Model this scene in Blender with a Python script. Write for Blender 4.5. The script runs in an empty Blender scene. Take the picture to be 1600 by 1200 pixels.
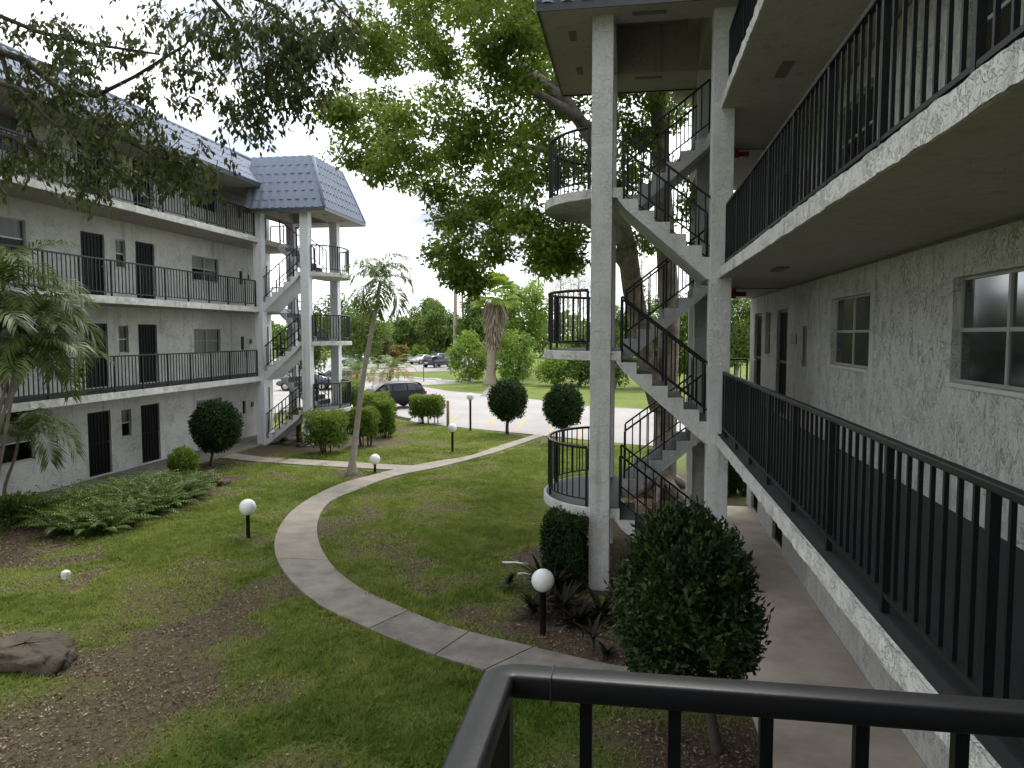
import bpy, math, random
import numpy as np
from mathutils import Vector, Matrix, Euler
rng = np.random.default_rng(7); random.seed(7)
R = math.radians
S = bpy.context.scene
COL = S.collection

# ------------------------------------------------------------------ camera
CAM = np.array([0., 0., 4.4]); FPX = 1156.; YAW = R(9.2); PITCH = R(3.85)
cd = bpy.data.cameras.new('camera'); cam = bpy.data.objects.new('camera', cd); COL.objects.link(cam)
cd.sensor_width = 36; cd.lens = 36 * FPX / 1600; cd.clip_start = .05; cd.clip_end = 3000
cam.location = CAM; cam.rotation_euler = (R(90) - PITCH, 0, YAW); S.camera = cam
S.view_settings.view_transform = 'Standard'; S.view_settings.look = 'None'
S.view_settings.exposure = 1.0; S.view_settings.gamma = 1
S.cycles.max_bounces = 4; S.cycles.diffuse_bounces = 3; S.cycles.glossy_bounces = 2; S.cycles.transmission_bounces = 3; S.cycles.transparent_max_bounces = 4

# ------------------------------------------------------------------ sky and sun
SUN_EL, SUN_AZ = R(58), R(6)          # azimuth measured from +Y towards +X
w = bpy.data.worlds.new('World'); S.world = w; w.use_nodes = True
nt = w.node_tree; nt.nodes.clear()
sky = nt.nodes.new('ShaderNodeTexSky'); sky.sky_type = 'NISHITA'; sky.sun_disc = False
sky.sun_elevation = SUN_EL; sky.sun_rotation = SUN_AZ; sky.air_density = 1.2; sky.dust_density = 2
b1 = nt.nodes.new('ShaderNodeBackground'); b1.inputs[1].default_value = .15
nt.links.new(sky.outputs[0], b1.inputs[0])
b2 = nt.nodes.new('ShaderNodeBackground'); b2.inputs[0].default_value = (.965, .985, 1.0, 1); b2.inputs[1].default_value = 1.32
tc = nt.nodes.new('ShaderNodeTexCoord'); mp = nt.nodes.new('ShaderNodeMapping'); mp.inputs['Scale'].default_value = (1, 1, 2.4)
nz = nt.nodes.new('ShaderNodeTexNoise'); nz.inputs['Scale'].default_value = 2.6; nz.inputs['Detail'].default_value = 4; nz.inputs['Roughness'].default_value = .55
rp = nt.nodes.new('ShaderNodeValToRGB'); rp.color_ramp.elements[0].position = .24; rp.color_ramp.elements[1].position = .48
nz2 = nt.nodes.new('ShaderNodeTexNoise'); nz2.inputs['Scale'].default_value = 3.4; nz2.inputs['Detail'].default_value = 3; rp2 = nt.nodes.new('ShaderNodeValToRGB')
rp2.color_ramp.elements[0].position = .39; rp2.color_ramp.elements[1].position = .55; rp2.color_ramp.elements[0].color = (.29,.32,.365,1); rp2.color_ramp.elements[1].color = (.97,.985,1,1)
nt.links.new(mp.outputs[0], nz2.inputs['Vector']); nt.links.new(nz2.outputs['Fac'], rp2.inputs[0]); nt.links.new(rp2.outputs[0], b2.inputs[0])
ms = nt.nodes.new('ShaderNodeMixShader'); wo = nt.nodes.new('ShaderNodeOutputWorld')
nt.links.new(tc.outputs['Generated'], mp.inputs[0]); nt.links.new(mp.outputs[0], nz.inputs['Vector'])
nt.links.new(nz.outputs['Fac'], rp.inputs[0]); nt.links.new(rp.outputs[0], ms.inputs[0])
nt.links.new(b1.outputs[0], ms.inputs[1]); nt.links.new(b2.outputs[0], ms.inputs[2]); nt.links.new(ms.outputs[0], wo.inputs[0])
sd = bpy.data.lights.new('sun', 'SUN'); sd.energy = 1.5; sd.angle = R(16); sd.color = (1, .97, .92)
so = bpy.data.objects.new('sun', sd); COL.objects.link(so)
sv = Vector((math.sin(SUN_AZ) * math.cos(SUN_EL), math.cos(SUN_AZ) * math.cos(SUN_EL), math.sin(SUN_EL)))
so.rotation_euler = sv.to_track_quat('Z', 'Y').to_euler(); so.location = sv * 60

# ------------------------------------------------------------------ where things stand (site survey from the photograph)
_fw = np.array([-math.sin(YAW) * math.cos(PITCH), math.cos(YAW) * math.cos(PITCH), -math.sin(PITCH)])
_rt = np.array([math.cos(YAW), math.sin(YAW), 0.]); _up = np.cross(_rt, _fw)
def ray(px, py): return _fw + (px - 800) / FPX * _rt - (py - 600) / FPX * _up
def G(px, py, z=0.):
    d = ray(px, py); return CAM + (z - CAM[2]) / d[2] * d
def AY(px, py, y):
    d = ray(px, py); return CAM + y / d[1] * d

# ------------------------------------------------------------------ mesh helpers
class MB:
    def __init__(s): s.v = []; s.f = []
    def box(s, x0, y0, z0, x1, y1, z1):
        n = len(s.v)
        s.v += [(x0,y0,z0),(x1,y0,z0),(x1,y1,z0),(x0,y1,z0),(x0,y0,z1),(x1,y0,z1),(x1,y1,z1),(x0,y1,z1)]
        s.f += [(n,n+3,n+2,n+1),(n+4,n+5,n+6,n+7),(n,n+1,n+5,n+4),(n+1,n+2,n+6,n+5),(n+2,n+3,n+7,n+6),(n+3,n,n+4,n+7)]
        return s
    def poly(s, pts):
        n = len(s.v); s.v += [tuple(p) for p in pts]; s.f.append(tuple(range(n, n + len(pts)))); return s
    def prism(s, pts, fn, a, b):        # pts 2-D outline, fn(p,q,t) -> 3-D
        n = len(s.v); m = len(pts)
        s.v += [fn(p, q, a) for p, q in pts] + [fn(p, q, b) for p, q in pts]
        s.f.append(tuple(range(n, n + m))); s.f.append(tuple(range(n + 2*m - 1, n + m - 1, -1)))
        for i in range(m):
            j = (i + 1) % m; s.f.append((n + i, n + m + i, n + m + j, n + j))
        return s
    def tube(s, pts, rad, k=8, cap=True):
        pts = [Vector(p) for p in pts]; n0 = len(s.v)
        if not hasattr(rad, '__len__'): rad = [rad] * len(pts)
        ref = None
        for i, p in enumerate(pts):
            t = (pts[min(i+1, len(pts)-1)] - pts[max(i-1, 0)]).normalized()
            if ref is None: ref = Vector((0,0,1)) if abs(t.z) < .9 else Vector((1,0,0))
            a = t.cross(ref).normalized(); b = a.cross(t).normalized(); ref = b
            for j in range(k):
                q = 2 * math.pi * j / k
                s.v.append(tuple(p + (a * math.cos(q) + b * math.sin(q)) * rad[i]))
        for i in range(len(pts) - 1):
            for j in range(k):
                j2 = (j + 1) % k
                s.f.append((n0+i*k+j, n0+i*k+j2, n0+(i+1)*k+j2, n0+(i+1)*k+j))
        if cap:
            s.f.append(tuple(n0 + j for j in range(k))[::-1]); e = n0 + (len(pts)-1)*k; s.f.append(tuple(e + j for j in range(k)))
        return s
    def bar(s, p, q, wx, wz):           # square bar from p to q, wx wide, wz high
        p = Vector(p); q = Vector(q); t = (q - p).normalized()
        a = t.cross(Vector((0,0,1)))
        a = a.normalized() if a.length > 1e-4 else Vector((1,0,0))
        b = a.cross(t).normalized(); n = len(s.v)
        for c in (p, q):
            for u, v in ((-1,-1),(1,-1),(1,1),(-1,1)): s.v.append(tuple(c + a*u*wx/2 + b*v*wz/2))
        s.f += [(n,n+1,n+2,n+3),(n+7,n+6,n+5,n+4)] + [(n+i, n+4+i, n+4+(i+1)%4, n+(i+1)%4) for i in range(4)]
        return s
    def lathe(s, prof, k=20, c=(0,0,0)):
        n0 = len(s.v)
        for r, z in prof:
            for j in range(k):
                q = 2*math.pi*j/k; s.v.append((c[0]+r*math.cos(q), c[1]+r*math.sin(q), c[2]+z))
        for i in range(len(prof)-1):
            for j in range(k):
                j2=(j+1)%k; s.f.append((n0+i*k+j, n0+i*k+j2, n0+(i+1)*k+j2, n0+(i+1)*k+j))
        return s
    def mesh(s, name):
        me = bpy.data.meshes.new(name); me.from_pydata(s.v, [], s.f); me.update(); return me

def link(name, me, mat=None, parent=None, smooth=False, loc=None):
    o = bpy.data.objects.new(name, me); COL.objects.link(o)
    if mat is not None and not me.materials: me.materials.append(mat)
    if smooth: me.polygons.foreach_set('use_smooth', [True] * len(me.polygons))
    if loc is not None: o.location = loc
    if parent is not None:
        o.parent = parent; o.matrix_parent_inverse = ABSINV(parent)
    return o
def ABSINV(o): return ABS(o).inverted()
def ABS(o):
    m = Matrix.LocRotScale(o.location, o.rotation_euler, o.scale)
    if o.parent: m = ABS(o.parent) @ o.matrix_parent_inverse @ m
    return m
def obj(name, mb, mat, parent=None, smooth=False, bevel=0):
    o = link(name, mb.mesh(name), mat, parent, smooth)
    if bevel:
        b = o.modifiers.new('bevel', 'BEVEL'); b.width = bevel; b.segments = 2; b.limit_method = 'ANGLE'
    return o
def tag(o, label, cat, group=None):
    o['label'] = label; o['category'] = cat
    if group: o['group'] = group
    return o
def struct(o): o['kind'] = 'structure'; return o
def stuff(o): o['kind'] = 'stuff'; return o
def thing(name, label, cat, loc=(0,0,0), group=None, rz=0):
    o = bpy.data.objects.new(name, None); COL.objects.link(o); o.location = loc; o.rotation_euler = (0,0,rz)
    o.empty_display_size = .2
    return tag(o, label, cat, group)
def npmesh(name, V, F, var=None):
    V = np.asarray(V, np.float32); F = np.asarray(F, np.int32); m, k = F.shape
    me = bpy.data.meshes.new(name); me.vertices.add(len(V)); me.vertices.foreach_set('co', V.ravel())
    me.loops.add(m*k); me.loops.foreach_set('vertex_index', F.ravel())
    me.polygons.add(m); me.polygons.foreach_set('loop_start', np.arange(0, m*k, k, dtype=np.int32))
    if var is not None:
        a = me.attributes.new('var', 'FLOAT', 'POINT'); a.data.foreach_set('value', np.asarray(var, np.float32))
    me.update(calc_edges=True); return me

# ------------------------------------------------------------------ materials
def mat(name, rgb, rough=.8, bump=None, var=None, spec=.3, metal=0):
    """bump: list of (scale, strength, distance, stretch); var: (scale, amount, rgb2)"""
    m = bpy.data.materials.new(name); m.use_nodes = True; t = m.node_tree; N = t.nodes; L = t.links
    p = N['Principled BSDF']; p.inputs['Roughness'].default_value = rough; p.inputs['Base Color'].default_value = (*rgb, 1)
    p.inputs['Specular IOR Level'].default_value = spec; p.inputs['Metallic'].default_value = metal
    g = N.new('ShaderNodeNewGeometry')
    if var:
        n = N.new('ShaderNodeTexNoise'); n.inputs['Scale'].default_value = var[0]; n.inputs['Detail'].default_value = 6; n.inputs['Roughness'].default_value = .65
        L.new(g.outputs['Position'], n.inputs['Vector'])
        r = N.new('ShaderNodeValToRGB'); r.color_ramp.elements[0].position = .5 - var[1]; r.color_ramp.elements[1].position = .5 + var[1]
        r.color_ramp.elements[0].color = (*rgb, 1); r.color_ramp.elements[1].color = (*var[2], 1)
        L.new(n.outputs['Fac'], r.inputs[0]); L.new(r.outputs[0], p.inputs['Base Color'])
    prev = None
    for (sc, st, di) in (bump or []):
        n = N.new('ShaderNodeTexNoise'); n.inputs['Scale'].default_value = sc; n.inputs['Detail'].default_value = 3
        L.new(g.outputs['Position'], n.inputs['Vector'])
        b = N.new('ShaderNodeBump'); b.inputs['Strength'].default_value = st; b.inputs['Distance'].default_value = di
        L.new(n.outputs['Fac'], b.inputs['Height'])
        if prev: L.new(prev.outputs[0], b.inputs['Normal'])
        prev = b
    if prev: L.new(prev.outputs[0], p.inputs['Normal'])
    return m

def stucco(name, rgb, pit=0., pitrgb=(.12,.11,.1), scale=1., relief=.6, dirt=(.42,.41,.38), stretch=1.):
    """skip-trowel stucco: curling ridges and pits; dirt sits in the pits"""
    m = bpy.data.materials.new(name); m.use_nodes = True; t = m.node_tree; N = t.nodes; L = t.links
    p = N['Principled BSDF']; p.inputs['Roughness'].default_value = .85; p.inputs['Specular IOR Level'].default_value = .2
    g0 = N.new('ShaderNodeNewGeometry'); mpp = N.new('ShaderNodeMapping'); mpp.inputs['Scale'].default_value = (1,1,stretch); L.new(g0.outputs['Position'], mpp.inputs[0])
    def noise(s, d=4, dist=0., ro=.5):
        n = N.new('ShaderNodeTexNoise'); n.inputs['Scale'].default_value = s*scale; n.inputs['Detail'].default_value = d
        n.inputs['Distortion'].default_value = dist; n.inputs['Roughness'].default_value = ro
        L.new(mpp.outputs[0], n.inputs['Vector']); return n
    def math_(op, a, b=None, c=None):
        n = N.new('ShaderNodeMath'); n.operation = op
        for i, x in enumerate((a, b, c)):
            if x is None: continue
            if isinstance(x, (int, float)): n.inputs[i].default_value = x
            else: L.new(x, n.inputs[i])
        return n.outputs[0]
    def smooth(x, a, b):
        n = N.new('ShaderNodeMapRange'); n.interpolation_type = 'SMOOTHSTEP'; L.new(x, n.inputs[0])
        n.inputs[1].default_value = a; n.inputs[2].default_value = b; return n.outputs[0]
    n1 = noise(9, 3, 1.2); n2 = noise(2.2, 5, 0, .6); n3 = noise(60, 3)
    line = smooth(math_('ABSOLUTE', math_('SUBTRACT', n1.outputs['Fac'], .5)), .055, .012)      # thin curling trowel marks
    gate = smooth(n2.outputs['Fac'], .40, .62)
    pits = math_('MULTIPLY', line, gate)
    plate = smooth(n1.outputs['Fac'], .46, .56)
    h = math_('ADD', math_('MULTIPLY', plate, .55), math_('MULTIPLY', n3.outputs['Fac'], .12))
    h = math_('SUBTRACT', h, math_('MULTIPLY', pits, .9))
    b = N.new('ShaderNodeBump'); b.inputs['Strength'].default_value = relief; b.inputs['Distance'].default_value = .012
    L.new(h, b.inputs['Height']); L.new(b.outputs[0], p.inputs['Normal'])
    n4 = noise(.9, 7, 0, .7)
    mx = N.new('ShaderNodeMix'); mx.data_type = 'RGBA'; mx.inputs[6].default_value = (*rgb,1); mx.inputs[7].default_value = (*dirt,1)
    L.new(math_('MULTIPLY', smooth(n4.outputs['Fac'], .5, .78), .6), mx.inputs[0])
    mp5 = N.new('ShaderNodeMapping'); mp5.inputs['Scale'].default_value = (5,5,.35); L.new(g0.outputs['Position'], mp5.inputs[0])
    n5 = N.new('ShaderNodeTexNoise'); n5.inputs['Scale'].default_value = 1.; n5.inputs['Detail'].default_value = 3; L.new(mp5.outputs[0], n5.inputs['Vector'])
    m5 = N.new('ShaderNodeMix'); m5.data_type = 'RGBA'; m5.inputs[7].default_value = tuple(x*.62 for x in dirt)+(1,); L.new(mx.outputs[2], m5.inputs[6]); L.new(math_('MULTIPLY', smooth(n5.outputs['Fac'], .56, .74), .45), m5.inputs[0])
    m2 = N.new('ShaderNodeMix'); m2.data_type = 'RGBA'; m2.inputs[7].default_value = (*pitrgb,1)
    L.new(m5.outputs[2], m2.inputs[6]); L.new(math_('MULTIPLY', pits, pit), m2.inputs[0]); L.new(m2.outputs[2], p.inputs['Base Color'])
    return m

def leafmat(name, c1, c2, trans=.35, rough=.45, gloss=.25):
    m = bpy.data.materials.new(name); m.use_nodes = True; t = m.node_tree; N = t.nodes; L = t.links
    p = N['Principled BSDF']; p.inputs['Roughness'].default_value = rough; p.inputs['Specular IOR Level'].default_value = gloss
    a = N.new('ShaderNodeAttribute'); a.attribute_name = 'var'
    r = N.new('ShaderNodeValToRGB'); r.color_ramp.elements[0].color = (*c1,1); r.color_ramp.elements[1].color = (*c2,1)
    L.new(a.outputs['Fac'], r.inputs[0]); L.new(r.outputs[0], p.inputs['Base Color'])
    tr = N.new('ShaderNodeBsdfTranslucent')
    hs = N.new('ShaderNodeHueSaturation'); hs.inputs['Hue'].default_value = .48; hs.inputs['Value'].default_value = 1.5; L.new(r.outputs[0], hs.inputs['Color']); L.new(hs.outputs[0], tr.inputs[0])
    mx = N.new('ShaderNodeMixShader'); mx.inputs[0].default_value = trans
    L.new(p.outputs[0], mx.inputs[1]); L.new(tr.outputs[0], mx.inputs[2]); L.new(mx.outputs[0], N['Material Output'].inputs[0])
    return m

M = {}
M['col'] = stucco('painted_stucco', (.66,.66,.66), pit=.12, relief=.75, scale=.9)
M['col_l'] = stucco('skylit_stucco', (.77,.785,.83), pit=.1, relief=.7, scale=.9, dirt=(.55,.55,.56))  # lighter, bluer copy of the column stucco: skylight put into the colour
M['fascia'] = stucco('rough_fascia_stucco', (.70,.69,.67), pit=.2, relief=1.0, scale=1.9, pitrgb=(.25,.24,.22))
M['wall'] = stucco('pitted_wall_stucco', (.60,.59,.57), pit=.5, relief=.9, scale=2.3, pitrgb=(.16,.16,.155), stretch=.6)
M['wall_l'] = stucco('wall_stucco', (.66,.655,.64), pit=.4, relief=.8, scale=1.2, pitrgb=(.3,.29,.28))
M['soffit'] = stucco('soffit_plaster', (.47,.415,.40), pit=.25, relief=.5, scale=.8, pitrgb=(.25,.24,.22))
M['flat'] = mat('flat_white_paint', (.62,.62,.6), .8, [(40,.15,.01)], (1.5,.3,(.5,.5,.48)))
M['metal'] = mat('black_painted_metal', (.006,.0065,.009), .42, [(180,.12,.002)], (9,.35,(.011,.0115,.015)), .4)
M['hrail'] = mat('satin_black_handrail', (.014,.015,.018), .42, [(120,.15,.002)], (14,.3,(.024,.025,.029)), .4)
M['floor'] = mat('dark_deck_paint', (.020,.020,.023), .7, [(70,.25,.004)], (2.2,.25,(.035,.035,.037)))
M['gfloor'] = mat('green_deck_paint', (.035,.048,.045), .6, [(70,.25,.004)], (3,.25,(.06,.07,.066)))
M['conc'] = mat('weathered_concrete', (.29,.263,.235), .9, [(45,.35,.006),(4,.2,.02)], (2.3,.22,(.13,.118,.105)))  # weathered; on the near path its dark tone also carries painted shade
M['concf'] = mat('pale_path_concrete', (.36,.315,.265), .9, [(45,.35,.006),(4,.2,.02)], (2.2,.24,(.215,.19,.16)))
M['concm'] = mat('grimy_shaded_path_concrete', (.325,.29,.25), .9, [(45,.35,.006),(4,.2,.02)], (1.8,.22,(.165,.147,.128)))
M['conc2'] = mat('sheltered_concrete', (.60,.53,.44), .85, [(45,.3,.005)], (1.1,.22,(.34,.29,.24)))
M['asph'] = mat('bleached_asphalt', (.38,.36,.345), .9, [(60,.4,.006)], (.35,.25,(.27,.255,.245)))
M['yellow'] = mat('faded_yellow_paint', (.55,.36,.10), .8, None, (6,.2,(.32,.28,.22)))
M['tile'] = mat('blue_grey_roof_tile', (.185,.215,.28), .7, [(30,.2,.01)], (2.5,.3,(.235,.265,.33)), .15)
M['drip'] = mat('dark_metal_edge', (.05,.055,.065), .4, None, None, .5)
M['door'] = mat('black_door_paint', (.006,.006,.007), .5, None, (3,.3,(.011,.01,.011)), .15)
M['frame'] = mat('aluminium_window_frame', (.42,.42,.41), .45, None, None, .5, .3)
M['blind'] = mat('pale_blind', (.62,.60,.56), .8)
M['curt'] = mat('grey_curtain', (.22,.21,.20), .9)
M['void'] = mat('dim_room', (.03,.03,.032), .9)
M['red'] = mat('red_enamel', (.20,.02,.016), .45)
M['brown'] = mat('brown_plaque', (.10,.03,.025), .5)
M['vent'] = mat('grey_vent', (.16,.15,.14), .6)
M['bark'] = mat('grey_brown_bark', (.34,.30,.25), .9, [(14,.9,.04),(50,.5,.01)], (3.5,.16,(.13,.11,.09)))
M['bark2'] = mat('dark_bark', (.06,.05,.042), .9, [(25,.8,.02)], (6,.25,(.10,.085,.07)))
M['palmtrunk'] = mat('pale_palm_trunk', (.33,.29,.235), .85, [(18,.5,.02)], (5,.2,(.23,.2,.165)))
M['skirt'] = mat('dead_palm_thatch', (.30,.25,.19), .95, [(20,.6,.02)], (5,.25,(.17,.14,.11)))
M['rock'] = mat('brown_limestone', (.13,.105,.08), .95, [(9,.9,.05),(40,.6,.015)], (2.5,.22,(.07,.058,.045)))
M['wood'] = mat('weathered_wood', (.33,.24,.14), .85, [(30,.4,.01)])
M['white'] = mat('white_plastic', (.75,.75,.72), .5)
M['stop'] = mat('pale_blue_kerb_paint', (.5,.6,.62), .8, None, (4,.25,(.6,.6,.58)))
M['tyre'] = mat('rubber', (.015,.015,.015), .8)
M['rim'] = mat('wheel_alloy', (.35,.35,.36), .3, None, None, .5, .8)
M['glass'] = mat('car_glass', (.01,.012,.014), .05, None, None, .6)
M['lampred'] = mat('red_lens', (.25,.01,.01), .2)
M['lampw'] = mat('clear_lens', (.6,.6,.6), .15)
def paint(n, c): 
    m = mat(n, c, .28, None, None, .5); m.node_tree.nodes['Principled BSDF'].inputs['Coat Weight'].default_value = .8
    return m
M['p_black'] = mat('black_car_paint', (.006,.006,.009), .3, None, None, .2); M['p_blue'] = paint('dark_blue_car_paint', (.02,.028,.05))
M['p_silver'] = paint('silver_car_paint', (.38,.39,.4)); M['p_white'] = paint('white_car_paint', (.7,.7,.7)); M['p_grey'] = paint('grey_car_paint', (.12,.125,.13))
# opal globe
m = bpy.data.materials.new('opal_globe'); m.use_nodes = True; p = m.node_tree.nodes['Principled BSDF']
p.inputs['Base Color'].default_value = (.86,.86,.87,1); p.inputs['Roughness'].default_value = .22; p.inputs['Subsurface Weight'].default_value = .3
p.inputs['Subsurface Radius'].default_value = (.1,.1,.1); M['globe'] = m
# window pane: reflective, part see-through
m = bpy.data.materials.new('window_glass'); m.use_nodes = True; t = m.node_tree; N = t.nodes; L = t.links
gl = N.new('ShaderNodeBsdfGlossy'); gl.inputs['Roughness'].default_value = .12; gl.inputs['Color'].default_value = (.26,.27,.28,1)
tp = N.new('ShaderNodeBsdfTransparent'); tp.inputs['Color'].default_value = (.7,.72,.73,1)
fr = N.new('ShaderNodeFresnel'); fr.inputs[0].default_value = 1.38; mx = N.new('ShaderNodeMixShader')
L.new(fr.outputs[0], mx.inputs[0]); L.new(tp.outputs[0], mx.inputs[1]); L.new(gl.outputs[0], mx.inputs[2]); L.new(mx.outputs[0], N['Material Output'].inputs[0]); M['pane'] = m

M['ficus'] = leafmat('ficus_leaf', (.06,.118,.016), (.20,.29,.04), .45)
M['near'] = leafmat('black_olive_leaf', (.04,.062,.022), (.12,.145,.045), .35)
M['gloss'] = leafmat('glossy_shrub_leaf', (.014,.036,.010), (.045,.08,.018), .12, .45, .22)
M['topi'] = leafmat('topiary_leaf', (.014,.036,.012), (.035,.07,.018), .15, .65, .12)
M['hedge'] = leafmat('hedge_leaf', (.06,.12,.018), (.20,.28,.045), .3, .6, .12)
M['tree1'] = leafmat('tree_leaf_mid', (.05,.105,.02), (.14,.21,.04), .38)
M['tree2'] = leafmat('tree_leaf_bright', (.09,.18,.022), (.23,.34,.06), .4)
M['tree3'] = leafmat('tree_leaf_olive', (.07,.085,.03), (.16,.165,.055), .3)
M['pine'] = leafmat('casuarina_needle', (.09,.11,.06), (.17,.19,.11), .3)
M['palm'] = leafmat('palm_leaflet', (.05,.10,.02), (.14,.20,.045), .35, .4)
M['palmy'] = leafmat('yellowing_palm_leaflet', (.07,.10,.02), (.33,.23,.06), .3, .5)
M['areca'] = leafmat('areca_leaflet', (.028,.058,.014), (.10,.14,.03), .3, .4)
M['fern'] = leafmat('fern_frond', (.026,.062,.010), (.11,.17,.03), .25)
M['brom'] = leafmat('dark_strap_leaf', (.008,.014,.008), (.03,.02,.018), .1, .6, .12)
M['grass'] = leafmat('grass_blade', (.062,.128,.014), (.27,.31,.075), .3, .6, .1)
M['chips'] = leafmat('wood_chip', (.06,.04,.027), (.42,.33,.25), 0., .9, .1)

# ------------------------------------------------------------------ value noise on the site plan
def vnoise(x, y, sc, seed):
    r = np.random.default_rng(seed).random((256, 256)); x = np.asarray(x) / sc + 1000; y = np.asarray(y) / sc + 1000
    xi = np.floor(x).astype(int); yi = np.floor(y).astype(int); fx = x - xi; fy = y - yi
    fx = fx*fx*(3-2*fx); fy = fy*fy*(3-2*fy)
    a = r[xi%256, yi%256]; b = r[(xi+1)%256, yi%256]; c = r[xi%256, (yi+1)%256]; d = r[(xi+1)%256, (yi+1)%256]
    return (a*(1-fx)+b*fx)*(1-fy) + (c*(1-fx)+d*fx)*fy
def segdist(x, y, a, b):
    ax, ay = a[:2]; bx, by = b[:2]; dx, dy = bx-ax, by-ay; l = dx*dx+dy*dy+1e-9
    t = np.clip(((x-ax)*dx+(y-ay)*dy)/l, 0, 1); return np.hypot(x-ax-t*dx, y-ay-t*dy)
# bare patches: (list of survey points, radius m, bareness)
BARE = [([(460,905),(400,935)], .55, .85), ([(380,950),(260,1010),(150,1090)], .75, .95), ([(260,1050),(120,1180)], .95, .95), ([(40,1010),(140,1030),(250,985)], .8, .95), ([(40,1150),(-60,1250)],1.2,.95),
        ([(50,835),(180,800),(310,765)], 1.2, 1), ([(0,880),(130,862)], .55, 1), ([(-80,900),(0,860)],1.2,1), ([(103,905)], .55, .9), ([(335,752)], .7, 1), ([(388,843)], .4, .95),
        ([(350,715),(480,700),(600,690)], 1.3, 1), ([(420,700),(560,680),(620,668)], 1.2, 1), ([(328,730),(290,745)], .9, 1), ([(550,742),(600,742)], .65, 1), ([(450,745),(420,742)],.5,.8),
        ([(560,790),(540,830)], .6, .85), ([(600,850),(640,880)], .5, .8), ([(570,870),(545,845)],.4,.7), ([(690,905),(640,880)],.4,.75), ([(650,770),(600,775)],.55,.7), ([(450,805),(400,812)],.45,.6),([(300,900),(380,890)],.5,.6),([(180,930),(260,905)],.5,.6), ([(707,712),(690,712)], .5, .7),
        ([(735,960),(800,975)], .5, .85), ([(850,965),(905,985),(960,1010)], .85, 1), ([(840,895),(880,860)], .75, 1), ([(930,1020),(1000,1040)],.9,1), ([(790,668),(830,682)],.7,.55), ([(560,1000),(500,985)],.25,.4)]
BAREW = [((-.6,13.5),(1.2,15.5),1.7,1), ((.3,18),(1.4,22),2.4,1), ((.9,7.8),(.5,6.3),1.15,1), ((.1,5.9),(1.0,4),1.0,1), ((-15.3,30),(-12,29.5),1.6,1)]
def bare(x, y):
    wx = x + (vnoise(x,y,.9,3)-.5)*1.1 + (vnoise(x,y,.3,5)-.5)*.4; wy = y + (vnoise(x,y,.9,4)-.5)*1.1 + (vnoise(x,y,.3,6)-.5)*.4
    o = np.zeros_like(x, dtype=float)
    def add(a, b, r, s):
        d = segdist(wx, wy, a, b); np.maximum(o, s*np.clip((r*1.45-d)/(r*1.0), 0, 1), out=o)
    for pts, r, s in BARE:
        P = [G(*q) for q in pts]
        for i in range(max(1, len(P)-1)): add(P[i], P[min(i+1, len(P)-1)], r, s)
    for a, b, r, s in BAREW: add(a, b, r, s)
    th = vnoise(x,y,1.6,11)*.6 + vnoise(x,y,.45,12)*.4          # thin patches everywhere near
    return np.clip(np.maximum(o, np.clip((th-.50)*3.0, 0, .72)), 0, 1)

# ------------------------------------------------------------------ ground
xs = np.concatenate([[-900,-400,-200,-100,-60,-40,-30,-24], np.arange(-19,4.5,.14), [6,9,14,20,30,50,100,200,400,900]])
ys = np.concatenate([[-600,-200,-60,-20,-5,2], np.arange(4,36,.14), np.arange(36,70,1.5), [75,85,100,120,160,220,400,900,2000]])
gx, gy = np.meshgrid(xs, ys, indexing='ij'); nx, ny = gx.shape
gb = np.where(gy < 38, bare(gx.ravel(), gy.ravel()).reshape(gx.shape), np.clip((vnoise(gx,gy,5,31)-.6)*1.5,0,.35))
gz = (vnoise(gx,gy,.5,21)-.5)*.03*(gy<36) - .01
idx = np.arange(nx*ny).reshape(nx,ny)
F = np.stack([idx[:-1,:-1], idx[1:,:-1], idx[1:,1:], idx[:-1,1:]], -1).reshape(-1,4)
me = npmesh('ground', np.stack([gx,gy,gz],-1).reshape(-1,3), F, gb.ravel())
m = bpy.data.materials.new('lawn_and_soil'); m.use_nodes = True; t = m.node_tree; N = t.nodes; L = t.links; p = N['Principled BSDF']
p.inputs['Roughness'].default_value = .95; p.inputs['Specular IOR Level'].default_value = .1
a = N.new('ShaderNodeAttribute'); a.attribute_name = 'var'; geo = N.new('ShaderNodeNewGeometry')
n1 = N.new('ShaderNodeTexNoise'); n1.inputs['Scale'].default_value = 14; n1.inputs['Detail'].default_value = 8; n1.inputs['Roughness'].default_value = .75
n2 = N.new('ShaderNodeTexNoise'); n2.inputs['Scale'].default_value = .7; n2.inputs['Detail'].default_value = 5
for q in (n1, n2): L.new(geo.outputs['Position'], q.inputs['Vector'])
rs = N.new('ShaderNodeValToRGB'); rs.color_ramp.elements[0].position = .3; rs.color_ramp.elements[1].position = .72
rs.color_ramp.elements[0].color = (.034,.024,.016,1); rs.color_ramp.elements[1].color = (.18,.138,.098,1); L.new(n1.outputs['Fac'], rs.inputs[0])
rg = N.new('ShaderNodeValToRGB'); rg.color_ramp.elements[0].position = .3; rg.color_ramp.elements[1].position = .7
rg.color_ramp.elements[0].color = (.065,.10,.02,1); rg.color_ramp.elements[1].color = (.20,.235,.06,1)
ad = N.new('ShaderNodeMix'); ad.data_type = 'FLOAT'; ad.inputs[0].default_value = .45; L.new(n1.outputs['Fac'], ad.inputs[2]); L.new(n2.outputs['Fac'], ad.inputs[3]); L.new(ad.outputs[0], rg.inputs[0])
mr = N.new('ShaderNodeMath'); mr.operation = 'ADD'; mr.use_clamp = True; L.new(a.outputs['Fac'], mr.inputs[0])
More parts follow.
